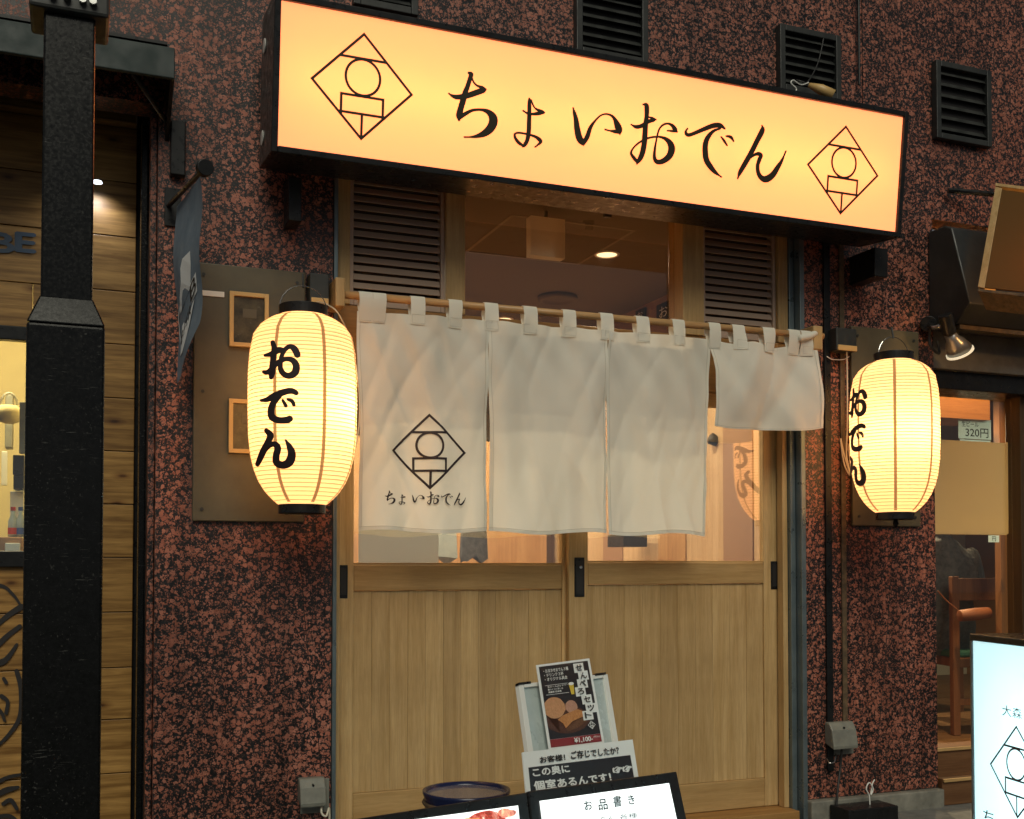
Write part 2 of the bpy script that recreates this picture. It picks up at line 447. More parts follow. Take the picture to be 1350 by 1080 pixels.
SIGN_GLYPHS = [A_(s) for s in [
    [(215,92,18),(231,102,28),(222,135,28),(205,190,30),(186,240,34),(170,300,38),(152,360,38),(143,408,42),(141,440,18)],
    [(143,425,28),(185,397,26),(240,370,20),(300,365,18),(350,378,30),(385,410,48),(395,450,56),(375,500,54),(330,540,44),(270,562,24),(220,568,12),(180,568,4)],
    [(65,245,4),(90,262,20),(130,272,32),(200,262,36),(270,238,38),(320,222,34),(335,216,18)],
    [(235,130,10),(250,165,12),(275,188,14),(310,202,22),(330,215,18)],
    [(660,285,14),(660,320,24),(660,380,26),(658,460,28),(655,530,28),(645,590,26),(625,628,24),(612,642,10)],
    [(614,634,16),(580,610,22),(555,575,18),(552,548,14),(575,538,14),(620,543,14),(670,555,16),(710,570,20),(735,590,26),(744,606,20),(725,625,14),(702,643,4)],
    [(672,295,8),(690,340,8),(710,362,14),(745,380,24),(765,388,18)],
    [(613,375,4),(640,392,14),(680,400,18),(730,395,24),(768,390,12)],
    [(982,355,4),(990,385,20),(1003,440,30),(1012,510,38),(1025,570,42),(1043,605,38),(1057,630,12)],
    [(1055,618,28),(1085,570,30),(1110,500,24),(1145,450,14),(1185,412,12),(1225,400,12),(1265,412,16),(1290,440,24),(1312,490,42),(1324,525,38),(1327,550,10)],
    [(1218,515,3),(1250,524,10),(1290,530,24),(1320,535,22)]]] + [B_(s) for s in [
    [(205,105,10),(228,110,28),(232,150,30),(230,200,28),(222,260,32),(218,330,34),(212,400,34),(200,460,34),(185,500,32),(167,530,22),(158,545,8)],
    [(160,528,22),(135,500,22),(115,465,16),(130,430,12),(165,395,13),(210,368,14),(260,350,14),(320,345,14),(370,360,24),(405,395,38),(415,440,44),(395,490,40),(350,525,34),(308,530,30),(288,500,22),(290,440,16),(300,380,12),(310,330,12),(325,285,12),(355,255,14),(390,248,14),(420,262,22),(440,290,28),(455,308,10)],
    [(385,300,8),(420,303,16),(450,308,10)],
    [(115,255,6),(150,272,24),(190,265,26),(240,235,24),(280,220,26),(297,218,10)],
    [(245,200,10),(270,208,16),(292,218,12)],
    [(530,285,8),(516,312,18),(535,333,24),(580,320,24),(650,290,28),(720,264,32),(770,262,30),(805,286,12)],
    [(770,285,14),(720,305,20),(680,350,30),(662,400,34),(660,460,36),(670,520,36),(700,570,34),(735,610,24),(778,643,5)],
    [(778,348,10),(798,375,16),(820,410,12)], [(815,342,12),(848,350,20),(868,380,10)],
    [(1078,265,6),(1080,300,32),(1040,380,32),(1000,460,32),(955,540,32),(915,610,26),(898,655,5)],
    [(930,580,14),(970,520,14),(1020,482,18),(1052,474,26),(1070,486,24),(1058,515,26),(1045,560,24),(1050,615,26),(1075,652,34),(1110,660,44),(1155,630,38),(1195,570,30),(1225,520,18),(1253,455,3)]]]
LANTERN_GLYPHS = [[(330 + x / 5.14, 430 + y / 5.14, w / 5.14) for x, y, w in s] for s in [
    [(155,112,24),(165,150,28),(160,200,30),(155,260,32),(150,320,34),(145,348,24)],
    [(105,200,16),(148,190,28),(190,166,34),(222,164,26)],
    [(97,312,18),(125,314,26),(165,275,26),(205,240,26),(250,225,24),(290,235,30),(312,270,36),(305,315,38),(270,338,34),(235,330,30),(212,300,28),(208,260,24),(218,200,22),(245,155,24),(275,140,26),(303,160,34),(320,196,34)],
    [(82,505,16),(120,500,26),(170,475,36),(230,450,34),(280,440,30),(312,455,26)],
    [(200,475,30),(165,520,32),(148,570,34),(155,618,36),(200,640,34),(250,638,36),(270,630,34)],
    [(225,505,14),(245,542,20)], [(258,500,14),(285,510,20),(298,537,18)],
    [(120,710,24),(145,740,34),(135,780,32),(105,840,34),(80,900,30),(65,938,24)],
    [(110,850,20),(140,812,26),(175,802,30),(195,830,34),(185,880,34),(188,925,36),(225,945,38),(268,925,44),(285,870,40),(270,820,30),(245,775,8)]]]

def emblem(mb, place, w=0.05):
    """diamond with bar, disc outline, box and stem; unit half diagonal; place(x, z, lift)"""
    def line(a, b, lf):
        dx, dz = b[0] - a[0], b[1] - a[1]; l = math.hypot(dx, dz); nx, nz = -dz / l * w / 2, dx / l * w / 2
        ex, ez = dx / l * w * 0.45, dz / l * w * 0.45
        q = [(a[0] - ex + nx, a[1] - ez + nz), (b[0] + ex + nx, b[1] + ez + nz), (b[0] + ex - nx, b[1] + ez - nz), (a[0] - ex - nx, a[1] - ez - nz)]
        n = 6; k = len(mb.v)
        for i in range(n + 1):
            t = i / n
            for s0, s1 in ((q[0], q[1]), (q[3], q[2])):
                mb.v.append(tuple(place(s0[0] + (s1[0] - s0[0]) * t, s0[1] + (s1[1] - s0[1]) * t, lf)))
        for i in range(n): mb.f.append((k + 2 * i, k + 2 * i + 1, k + 2 * i + 3, k + 2 * i + 2))
    L = [((0, 1), (1, 0)), ((1, 0), (0, -1)), ((0, -1), (-1, 0)), ((-1, 0), (0, 1)), ((-.455, .53), (.455, .53)),
         ((-.42, -.19), (.42, -.19)), ((-.42, -.19), (-.42, -.55)), ((.42, -.19), (.42, -.55)), ((-.45, -.53), (.45, -.53)), ((0, -.53), (0, -.97))]
    for i, (a, b) in enumerate(L): line(a, b, 0.0006 + 0.0002 * i)
    k = len(mb.v); n = 48
    for i in range(n):
        an = 2 * math.pi * i / n
        for r in (.345 - w / 2, .345 + w / 2):
            mb.v.append(tuple(place(r * math.cos(an), .17 + r * math.sin(an), 0.0028)))
    for i in range(n):
        j = (i + 1) % n
        mb.f.append((k + 2 * i, k + 2 * i + 1, k + 2 * j + 1, k + 2 * j))

_TX = {}
def text_geo(s, fat=0.0):
    if (s, fat) in _TX: return _TX[(s, fat)]
    c = bpy.data.curves.new('lettering', 'FONT'); c.body = s; c.size = 1.0; c.resolution_u = 3; c.offset = fat
    o = bpy.data.objects.new('lettering', c); COL.objects.link(o)
    dg = bpy.context.evaluated_depsgraph_get(); dg.update()
    me = o.evaluated_get(dg).to_mesh()
    v = [tuple(p.co[:2]) for p in me.vertices]; f = [tuple(p.vertices) for p in me.polygons]
    bpy.data.objects.remove(o); bpy.data.curves.remove(c)
    xs = [p[0] for p in v] or [0, 1]; ys = [p[1] for p in v] or [0, 1]
    _TX[(s, fat)] = (v, f, min(xs), max(xs), min(ys), max(ys))
    return _TX[(s, fat)]
def write(mb, s, o, ux, uy, w=None, h=None, fat=0.0, lift=0.0):
    """lettering in the box from o along ux (width w) and uy (height h)"""
    v, f, x0, x1, y0, y1 = text_geo(s, 0.0)
    o, ux, uy = Vector(o), Vector(ux).normalized(), Vector(uy).normalized()
    n = ux.cross(uy)
    k = len(mb.v)
    sx = w / (x1 - x0) if w else None; sy = h / (y1 - y0) if h else None
    sx = sx or sy; sy = sy or sx
    sh = [(0, 0)] if fat <= 0 else [(-fat, 0), (fat, 0), (0, fat), (0, -fat)]
    for c_, (ax_, ay_) in enumerate(sh):
        k = len(mb.v)
        for x, y in v: mb.v.append(tuple(o + ux * (x - x0 + ax_) * sx + uy * (y - y0 + ay_) * sy + n * (lift + .00012 * c_)))
        mb.f += [tuple(k + i for i in q) for q in f]
def write_px(mb, s, q, plane, fat=0.0, lift=0.001):
    """lettering fitted to the photo quadrilateral q = BL, BR, TL on a plane"""
    p0, n = plane
    bl, br, tl = (hit(*c, p0, n) for c in q)
    write(mb, s, bl, br - bl, tl - bl, (br - bl).length, (tl - bl).length, fat, lift)

# ================================================================== THE SETTING
structure(build('ground', B(-30, 40, -30, -0.35, -0.3, 0.0), M['asphalt']))
structure(build('pavement', B(-4, 8, -0.346, -0.002, -0.3, 0.06), M['concrete'], bevel=0.006))

XL, XR = X(438), X(1061)                # door opening
XPL, XPR = X(205), X(1232)              # outer edges of the two pillars
ZTOP = 2.62
bld = thing('building', 'dark restaurant front clad in red and black speckled stone around the lit entrance', 'building', (0.5 * (XL + XR), 0.1, 0))
# speckled stone slabs, open joints between them
def slab(x0, x1, z0, z1, y0=0.0, y1=0.12, nm='stone_slab', j=.0002):
    return build(nm, B(x0 + .0002, x1 - j, y0, y1, z0 + .0002, z1 - .0002), M['stone'], bld)
zp = Z(1150, 1046)
slab(XPL, XL, 0.0, ZTOP)
slab(XR, X(1090), zp, ZTOP)
slab(X(1090), X(1112), zp, ZTOP)
slab(X(1112), XPR, zp, ZTOP)
xs = [-3.2, -0.9, XPL + .0, 1.45, X(1137, 0, 60), 4.6, 7.0]
for a, b in zip(xs, xs[1:]): slab(a, b, ZTOP, 4.3, j=.004 if b < 4 and b > 2 else .0002)
for a, b in zip(xs, xs[1:]): slab(a, b, 4.3, 6.0)
build('pillar_return', B(XPL + .004, XPL + .09, 0.121, 0.40, 0, ZTOP), M['stone'], bld)
build('pillar_return', B(XPR - .09, XPR - .004, 0.121, 0.25, 0, ZTOP), M['stone'], bld)
build('corner_trim', B(XPL - .022, XPL - .001, 0.03, 0.10, 0, ZTOP - .01), M['stone'], bld, bevel=0.003)
build('corner_trim', B(XPL - .045, XPL - .024, 0.12, 0.19, 0, ZTOP - .01), M['pole'], bld, bevel=0.003)
build('plinth', B(XR - .004, XPR + .004, -0.035, 0.11, 0.0, zp - .003), M['plinth'], bld, bevel=0.006)
build('backing', B(-3.2, 7, 0.125, 0.13, ZTOP + .01, 6.0), M['black'], bld)
# seam strips down the right pillar
build('seam_strip', B(X(1086), X(1094), -0.012, -0.001, 0.25, ZTOP), M['black'], bld, bevel=0.002)
build('seam_strip', B(X(1107), X(1113), -0.010, -0.001, Z(1110, 955), ZTOP), M['rust'], bld, bevel=0.002)
# hairline crack with soot down the stone
mb = MB()
mb.tube([at(u, v, -0.0005) for u, v in ((1184, 560), (1181, 640), (1177, 720), (1172, 800), (1166, 880), (1160, 950), (1155, 1003))], 0.0016, 5)
build('crack', mb, M['black_flat'], bld)
mb = MB()
mb.tube([at(u, v, -0.0005) for u, v in ((388, 700), (398, 760), (402, 820), (408, 880), (418, 960), (424, 1020))], 0.0014, 5)
build('crack', mb, M['black_flat'], bld)

# vents ---------------------------------------------------------------
def vent(u0, u1, v0, v1, n):
    x0, x1 = X(u0, -.01), X(u1, -.01)
    um = (u0 + u1) / 2
    z1, z0 = Z(um, v0, -.01), Z(um, v1, -.01)
    r = build('vent', B(x0 + .012, x1 - .012, -0.006, -0.0015, z0 + .012, z1 - .012), M['black_flat'], bld)
    fr = MB()
    w = 0.026
    fr.box(x0, x0 + w, -.034, -.001, z0, z1); fr.box(x1 - w, x1, -.034, -.001, z0, z1)
    fr.box(x0 + w + .0005, x1 - w - .0005, -.034, -.001, z0, z0 + w); fr.box(x0 + w + .0005, x1 - w - .0005, -.034, -.001, z1 - w, z1)
    build('frame', fr, M['vent'], r, bevel=0.003)
    a = x0 + w + .001; b = x1 - w - .001
    me = MB().slab([(0, -.028, -.009), (b - a, -.028, -.009), (b - a, -.008, .015), (0, -.008, .015)], (0, -0.6, 0.3), 0.004).mesh('slat', M['vent'])
    for i in range(n):
        put('slat', me, r, (a, 0, z0 + w + (i + .5) * (z1 - z0 - 2 * w) / n))
vent(462, 548, -72, 16, 6)
vent(758, 853, -12, 81, 6)
vent(1028, 1109, 43, 128, 6)
vent(1235, 1308, 90, 191, 6)

# ================================================================== THE ENTRANCE FRAME
YF = 0.055
fr = thing('entrance_frame', 'pale wooden entrance frame with lintel, louvred vents and transom window under the lit sign', 'door frame', (0.5 * (XL + XR), YF, 0.1))
def zz(u, v, Y=YF): return Z(u, v, Y)
zs = 0.10
build('steel_jamb', B(XL + .002, XL + .016, -0.008, 0.2, 0.0, ZTOP - .003), M['steel'], fr, bevel=.002)
build('steel_jamb', B(XR - .024, XR - .002, -0.008, 0.09, 0.0, ZTOP - .003), M['steel'], fr, bevel=.002)
build('steel_jamb', B(XR - .050, XR - .026, 0.03, 0.09, 0.0, ZTOP - .003), M['steel'], fr, bevel=.002)
build('steel_jamb', B(XR - .024, XR - .002, 0.092, 0.2, 0.0, ZTOP - .003), M['steel'], fr, bevel=.002)
xa, xb = XL + .018, XR - .052
zt0, zt1 = zz(700, 420) - .012, zz(760, 262)    # transom sill and head
zlb = zz(720, 503, .08)                        # underside of the lintel
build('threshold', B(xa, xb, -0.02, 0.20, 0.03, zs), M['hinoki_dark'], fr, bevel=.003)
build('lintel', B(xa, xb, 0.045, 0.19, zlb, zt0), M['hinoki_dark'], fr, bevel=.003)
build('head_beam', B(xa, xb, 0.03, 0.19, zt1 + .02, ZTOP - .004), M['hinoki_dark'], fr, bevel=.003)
build('head_bead', B(X(610, YF), X(900, YF), 0.036, 0.06, zt1 - .002, zt1 + .018), M['hinoki_h'], fr, bevel=.002)
posts = [(xa, X(459, YF)), (X(586, YF), X(611, YF)), (X(898, YF), X(926, YF)), (X(1024, YF), xb)]
for k, (a, b) in enumerate(posts):
    build('post', B(a, b, 0.036, 0.15, zt0 + .001, zt1 + .018), M['hinoki'], fr, bevel=.003)
build('side_stud', B(xa, xa + .022, 0.05, 0.095, zs + .001, zlb - .001), M['hinoki'], fr, bevel=.002)
build('side_stud', B(xb - .024, xb, 0.05, 0.09, zs + .001, zlb - .001), M['hinoki'], fr, bevel=.002)
for a, b in ((posts[0][1], posts[1][0]), (posts[2][1], posts[3][0])):
    lv = build('louvre', B(a + .002, b - .002, 0.095, 0.10, zt0 + .003, zt1 + .015), mat('louvre_backing', (.07, .052, .04), .7), fr)
    f2 = MB(); w = .016
    f2.box(a + .002, a + w, 0.052, 0.094, zt0 + .003, zt1 + .014); f2.box(b - w, b - .002, 0.052, 0.094, zt0 + .003, zt1 + .014)
    f2.box(a + w + .0005, b - w - .0005, 0.052, 0.094, zt0 + .003, zt0 + .03); f2.box(a + w + .0005, b - w - .0005, 0.052, 0.094, zt1 - .02, zt1 + .014)
    build('louvre_frame', f2, M['louvre'], lv, bevel=.002)
    n = 14; h = (zt1 - zt0 - .056) / n; L = b - a - 2 * w - .002
    me = MB().slab([(0, .056, -h * .44), (L, .056, -h * .44), (L, .069, h * .32), (0, .069, h * .32)], (0, -0.8, 0.4), 0.004).mesh('slat', M['louvre'])
    for i in range(n): put('slat', me, lv, (a + w + .001, 0, zt0 + .033 + (i + .5) * h), bevel=.0015)
build('transom_glass', B(posts[1][1] + .001, posts[2][0] - .001, 0.10, 0.104, zt0 + .002, zt1 + .018), M['glass_t'], fr)
kn = MB(); c = at(807, 276, -.02); kn.box(c.x - .014, c.x + .014, .012, .029, c.z - .02, c.z + .015); kn.tube([(c.x + .02, .02, c.z + .01), (c.x - .012, -.01, c.z + .02)], .006)
build('catch', kn, M['black'], fr)

# ================================================================== SLIDING DOORS
def door(u0, u1, gl0, gl1, y, label, pulls, nb, rail_v):
    ym = y + .03
    x0, x1 = X(u0, y), X(u1, y); g0, g1 = X(gl0, y), X(gl1, y)
    um = (gl0 + gl1) / 2
    t = thing('sliding_door', label, 'door', ((x0 + x1) / 2, y + .015, zs), 'pair of sliding doors under the cloth curtain')
    zt = zlb + .004; zb = zs + .002
    z1 = Z(um, rail_v[0], y); z0 = Z(um, rail_v[1], y); zb1 = Z(um, 1036, y)
    for a, b in ((x0, g0), (g1, x1)): build('stile', B(a, b, y, ym, zb, zt), M['hinoki'], t, bevel=.003)
    build('rail', B(g0 + .0005, g1 - .0005, y + .001, ym - .001, z0, z1), M['hinoki_h'], t, bevel=.003)
    build('rail', B(g0 + .0005, g1 - .0005, y + .001, ym - .001, zt - .06, zt - .001), M['hinoki_h'], t, bevel=.003)
    build('rail', B(g0 + .0005, g1 - .0005, y + .001, ym - .001, zb, zb1), M['hinoki_h'], t, bevel=.003)
    build('glass_bead', B(g0 + .0005, g1 - .0005, y + .006, y + .013, z1 + .0005, z1 + .008), M['hinoki_h'], t)
    build('glass_pane', B(g0 + .0005, g1 - .0005, y + .015, y + .019, z1 + .009, zt - .061), M['glass'], t)
    w = (g1 - g0) / nb
    me = B(0.0003, w - .0003, y + .010, y + .022, zb1 + .001, z0 - .001).mesh('board', M['hinoki'])
    for i in range(nb):
        put('board', me, t, (g0 + i * w, random.uniform(-.0006, .0006), 0), bevel=.0007)
    for (a, b, v0, v1) in pulls:
        pa, pb = X(a, y), X(b, y); pz1, pz0 = Z(a, v0, y), Z(a, v1, y)
        h = build('pull', B(pa, pb, y - .003, y + .002, pz0, pz1), M['black'], t, bevel=.0015)
        build('recess', B(pa + .006, pb - .006, y - .0045, y - .0034, pz0 + .012, pz1 - .012), M['black_flat'], h)
    return t
dl = door(443, 756, 467, 741, 0.142, 'left sliding door with planked lower panel and frosted sheet behind its glass', [(447, 459, 745, 789)], 12, (745, 778))
dr = door(750, 1034, 775, 1006, 0.100, 'right sliding door standing in front, pale boards and lock on its stile', [(1015, 1024, 740, 777), (757, 770, 735, 787)], 10, (742, 770))
lk = MB(); p = at(765, 748, .096); lk.lathe([(.0, -.0), (.006, 0), (.006, .003)], (0, 0, 0), 12)
o = put('lock', MB().tube([(p.x, p.y, p.z), (p.x, p.y - .006, p.z)], .006, 12).mesh('lock', M['chrome']), dr)
# frosted film inside left pane
fs = build('frosted_sheet', B(X(473, .19), X(578, .19), .187, .190, Z(520, 745, .19) - .01, Z(520, 690, .19)), M['frost'])
tag(fs, 'white frosted sheet standing behind the glass of the left door', 'screen')

# ================================================================== DINING ROOM
RX0, RX1, RY1, RZ = 0.35, 3.02, 4.6, 2.59
structure(build('interior_floor', B(RX0, RX1, 0.21, RY1, 0.02, 0.08), M['tile_floor']))
structure(build('ceiling', B(RX0, RX1, 0.21, RY1, RZ, RZ + .04), M['ceiling']))
structure(build('wall_back', B(RX0, RX1, RY1, RY1 + .05, 0.08, RZ), M['inner_mid']))
structure(build('wall_left', B(RX0 - .05, RX0, 0.21, RY1, 0.08, RZ), M['inner_wood']))
wr = structure(build('wall_right', B(RX1, RX1 + .05, 0.21, RY1, 0.08, RZ), M['wall_pink']))
structure(build('wall_front', MB().box(RX0, XL, 0.205, 0.215, 0.08, RZ).box(XR, RX1, 0.205, 0.215, 0.08, RZ), M['inner_mid']))
# wainscot panels on the right wall
y = 0.25; k = 0
while y < 4.4:
    w = (0.42, 0.26, 0.36, 0.30)[k % 4]
    build('panel', B(RX1 - .016 - .004 * (k % 2), RX1 - .001, y, y + w - .004, 0.085, 2.0), M[('inner_light', 'inner_mid', 'inner_light', 'inner_wood')[k % 4]], wr, bevel=.002)
    y += w; k += 1
# back: wooden partition, counter and what stands on it
pt = build('partition', B(1.45, 2.9, 2.9, 2.95, 0.081, 1.9), M['inner_wood']); tag(pt, 'orange brown wooden partition deep inside the dining room', 'partition')
tb = thing('table', 'wooden counter table seen through the left door just under the curtain', 'table', (1.35, 1.3, .08))
tz = EYE - .008
build('tabletop', B(X(560, 1.1), X(668, 1.1), 1.1, 1.6, tz - .03, tz), M['inner_light'], tb, bevel=.003)
for a in (X(560, 1.1) + .03, X(668, 1.1) - .07):
    for b in (1.13, 1.53): build('leg', B(a, a + .04, b, b + .04, .081, tz - .031), M['inner_wood'], tb)
pl = MB().lathe([(.03, 0), (.075, .012), (.08, .014), (.03, .004)], (X(622, 1.3), 1.3, tz), 24); tag(build('plate', pl, M['black'], smooth=True), 'black plate on the counter table', 'plate')
g = thing('hanging_coat', 'dark coat hanging beyond the left door, seen below the curtain', 'coat', (X(625, 2.2), 2.2, 1.5))
mb = MB()
cx = X(625, 2.2)
pts = []
for i in range(13):
    a = math.pi * 2 * i / 12
    pts.append((cx + .11 * math.cos(a), 2.2 + .03 * math.sin(a) + .012 * math.sin(a * 5)))
rows = [(1.5, .30), (1.46, .75), (1.3, .72), (1.13, .80)]
for zc_, s in rows:
    for q_, (px_, py_) in enumerate(pts[:12]): mb.v.append((cx + (px_ - cx) * s, 2.2 + (py_ - 2.2) * s, zc_ + .025 * math.sin(q_ * 2.3)))
for r_ in range(3):
    for i in range(12): mb.f.append((r_ * 12 + i, r_ * 12 + (i + 1) % 12, r_ * 12 + 12 + (i + 1) % 12, r_ * 12 + 12 + i))
build('cloth', mb, M['jacket'], g, smooth=True)
tag(build('apron', MB().slab([(cx - .20, 2.25, 1.5), (cx - .11, 2.22, 1.5), (cx - .10, 2.2, 1.14), (cx - .15, 2.26, 1.10), (cx - .22, 2.23, 1.15)], (0, -1, 0), .01), M['acrylic']), 'pale grey apron hanging left of the dark coat beyond the left door', 'apron')
build('hook', MB().tube([(cx, 2.2, 1.5), (cx, 2.2, 1.56), (cx + .02, 2.2, 1.58)], .003, 6), M['black'], g)
bx = build('speaker', B(X(933, 1.2), X(957, 1.2), 1.2, 1.32, Z(940, 671, 1.2), Z(940, 655, 1.2)), M['black'], bevel=.004); tag(bx, 'small black box fixed inside behind the curtain gap at right', 'box')
bx = build('wall_lamp_shade', MB().tube([at(937, 578, 1.0), at(957, 588, 1.0)], [.03, .022], 14), M['black'], smooth=True); tag(bx, 'black tube lamp inside at the hem of the short curtain panel', 'lamp')
bx = build('shelf', B(X(822, 1.6), X(853, 1.6), 1.6, 1.8, EYE + .10, EYE + .17), M['black'], bevel=.003); tag(bx, 'dark shelf inside just under the third curtain panel', 'shelf')
# plaques on the right wall near the ceiling
for (u, v, s, lb) in ((846, 416, .035, 'small dark plaque on the inner wall, the farther one'), (877, 411, .05, 'dark plaque with a white brush mark on the inner wall')):
    d_ = ray(u, v); t_ = (RX1 - .002) / d_.x; p = cam.location + d_ * t_
    o = tag(build('plaque', B(RX1 - .012, RX1 - .001, p.y - s * 1.6, p.y + s * 1.6, p.z - s, p.z + s), M['black']), lb, 'plaque')
    mbq = MB(); write(mbq, 'お', (RX1 - .0135, p.y + s * .9, p.z - s * .6), (0, -1, 0), (0, 0, 1), s * 1.8, s * 1.2)
    build('lettering', mbq, M['paper_w'], o)
# white box hanging in the transom, cassette lines and lamps of the ceiling
p0, p1 = at(700, 284, .42), at(745, 341, .42)
hb = thing('hanging_box', 'square white box hanging behind the transom glass', 'box', ((p0.x + p1.x) / 2, .45, p1.z))
bq = MB(); a_, b_, c_, d_ = (p0.x, .42, p1.z), (p1.x, .42, p1.z), (p1.x, .42, p0.z), (p0.x, .42, p0.z)
bq.quad(a_, b_, c_, d_)
for e_, f_ in ((a_, b_), (b_, c_), (c_, d_), (d_, a_)): bq.quad(e_, f_, (f_[0], .47, f_[2]), (e_[0], .47, e_[2]))
build('casing', bq, lit_sheet('milky_plastic', (.85, .83, .78), 0.0, (1, 1, 1), .5), hb)
build('hanger', B((p0.x + p1.x) / 2 - .006, (p0.x + p1.x) / 2 + .006, .435, .447, p0.z + .001, RZ - .001), M['grey_plastic'], hb)
cc = MB(); q = atz(722, 318, RZ)
for a, b in (((-.30, -.30), (.30, -.285)), ((-.30, .285), (.30, .30))): cc.box(q.x + a[0], q.x + b[0], q.y + a[1], q.y + b[1], RZ - .003, RZ - .001)
for a, b in (((-.30, -.284), (-.285, .284)), ((.285, -.284), (.30, .284))): cc.box(q.x + a[0], q.x + b[0], q.y + a[1], q.y + b[1], RZ - .003, RZ - .001)
tag(build('ceiling_hatch_frame', cc, mat('hatch_grey', (.20, .17, .14), .7)), 'square hatch frame in the dark ceiling behind the transom', 'hatch')
q = atz(735, 391, RZ)
tag(build('ceiling_speaker', MB().lathe([(.11, -.001), (.11, -.02), (.085, -.028), (.08, -.02), (.02, -.018)], (q.x, q.y, RZ), 32), M['ceiling'], smooth=True), 'round dark fitting in the ceiling just above the curtain rod', 'ceiling fitting')
M['lamp_on'] = mat('lamp_glow', (0.8, 0.8, 0.8), emit=(1.0, 0.78, 0.45), es=3.0)
def downlight(x, y, z, power, label, spot=R(165), r=.05, col=(1.0, 0.80, 0.55)):
    t = thing('downlight', label, 'ceiling lamp', (x, y, z), 'ceiling downlights')
    build('trim', MB().lathe([(r + .012, -.001), (r + .010, -.006), (r, -.006), (r, -.001)], (x, y, z), 28, False), M['white'], t, smooth=True)
    build('lens', MB().lathe([(.001, -.003), (r - .001, -.003)], (x, y, z), 28, False), M['lamp_on'], t)
    l = bpy.data.lights.new('downlight_bulb', 'SPOT'); l.energy = power; l.spot_size = spot; l.spot_blend = .6; l.shadow_soft_size = .04; l.color = col
    lo = bpy.data.objects.new('downlight_bulb', l); COL.objects.link(lo); lo.parent = t; lo.location = (0, 0, -.012)
q = atz(800, 335, RZ)
downlight(q.x, q.y, RZ, 120, 'lit round downlight seen through the transom glass')
downlight(1.2, 1.5, RZ, 175, 'added unseen downlight over the left door, above the curtain')  # this lamp and the next two are added to light room and curtain
downlight(1.2, 2.3, RZ, 200, 'added unseen downlight over the counter table')
downlight(2.4, 2.4, RZ, 200, 'added unseen downlight at the middle of the dining room')

# ================================================================== LIT SIGN
pBL, pBR = at(366, 190, -.30), at(1180, 308, -.30)
zb_ = (pBL.z + pBR.z) / 2
SN = Vector((0, -math.cos(R(6.5)), -math.sin(R(6.5))))            # leans out at the top: faces slightly down
SU = Vector((0, -math.sin(R(6.5)), math.cos(R(6.5))))
SP = Vector((0, -.30, zb_))
def son(u, v): return hit(u, v, SP, SN)
cs = [son(371, 1), son(366, 190), son(1180, 308), son(1190, 155)]
sx0 = (cs[0].x + cs[1].x) / 2; sx1 = (cs[2].x + cs[3].x) / 2
hgt = ((cs[0] - SP).dot(SU) + (cs[3] - SP).dot(SU)) / 2
hb0 = ((cs[1] - SP).dot(SU) + (cs[2] - SP).dot(SU)) / 2
def sg(x, s, d=0.0): return SP + Vector((x, 0, 0)) + SU * s + SN * d
sgn = thing('shop_sign', 'long glowing amber sign with brush lettering and two diamond emblems above the entrance', 'sign', (0.5 * (sx0 + sx1), -.15, zb_))
def sbox(x0, x1, s0, s1, d0, d1):
    mb = MB(); mb.v = [tuple(sg(x, s, d)) for s in (s0, s1) for d in (d0, d1) for x in (x0, x1)]
    mb.f = [(0, 2, 3, 1), (4, 5, 7, 6), (0, 1, 5, 4), (2, 6, 7, 3), (0, 4, 6, 2), (1, 3, 7, 5)]
    return mb
M['sign_face'] = lit_sheet('sign_acrylic', (0.85, 0.52, 0.20), 1.0, (1.08, 0.325, 0.165), 0.75)
build('face', sbox(sx0, sx1, hb0, hgt, -.004, 0), M['sign_face'], sgn)
l = .022; dp = -.235
build('side_cover', sbox(sx0 - l, sx0 - .001, hb0 - l, hgt + l, dp, .012), M['black'], sgn, bevel=.003)
build('side_cover', sbox(sx1 + .001, sx1 + l, hb0 - l, hgt + l, dp, .012), M['black'], sgn, bevel=.003)
build('top_cover', sbox(sx0 - .0005, sx1 + .0005, hgt + .001, hgt + l, dp, .012), M['black'], sgn, bevel=.003)
build('bottom_cover', sbox(sx0 - .0005, sx1 + .0005, hb0 - l, hb0 - .001, dp, .012), M['black'], sgn, bevel=.003)
build('back_cover', sbox(sx0 - .0005, sx1 + .0005, hb0, hgt, dp, dp + .004), M['white'], sgn)
for v in (38, 165):
    p = son(352, v); s = (v - 190) / -190 * hgt
    s = {38: hgt * .80, 165: hgt * .14}[v]
    c = sg(sx0 - l - .001, s, -.17)
    build('bolt', MB().tube([c, c - Vector((.0025, 0, 0))], .024, 18), M['white'], sgn)
def on_sign(u, v, lift): return son(u, v) + SN * lift
mb = MB(); brush(mb, SIGN_GLYPHS, on_sign, 8, 1.2)
build('lettering', mb, M['sign_ink'], sgn)
for (u, v, hh) in ((478, 114.5, 69.5), (1111.5, 224.5, 58)):
    c = son(u, v); top = son(u, v - hh); rad = (top - c).dot(SU)
    mb = MB(); emblem(mb, lambda x, z, lf, c=c, rad=rad: c + Vector((x * rad, 0, 0)) + SU * z * rad + SN * lf, 0.052)
    build('emblem', mb, M['sign_ink'], sgn)
# tubes inside the box
for k in range(3):
    a = sx0 + (sx1 - sx0) * (k + .5) / 3
    for frac in (.5,):
        ld = bpy.data.lights.new('sign_tube', 'AREA'); ld.shape = 'RECTANGLE'; ld.size = (sx1 - sx0) / 3 * .90; ld.size_y = .03
        ld.energy = 2.5; ld.color = (1.0, 0.95, 0.78)
        lo = bpy.data.objects.new('sign_tube', ld); COL.objects.link(lo); lo.parent = sgn
        p = sg(a, hb0 + (hgt - hb0) * frac, -.11); lo.location = p - WL[sgn]
        lo.rotation_euler = (-SN).to_track_quat('Z', 'Y').to_euler()
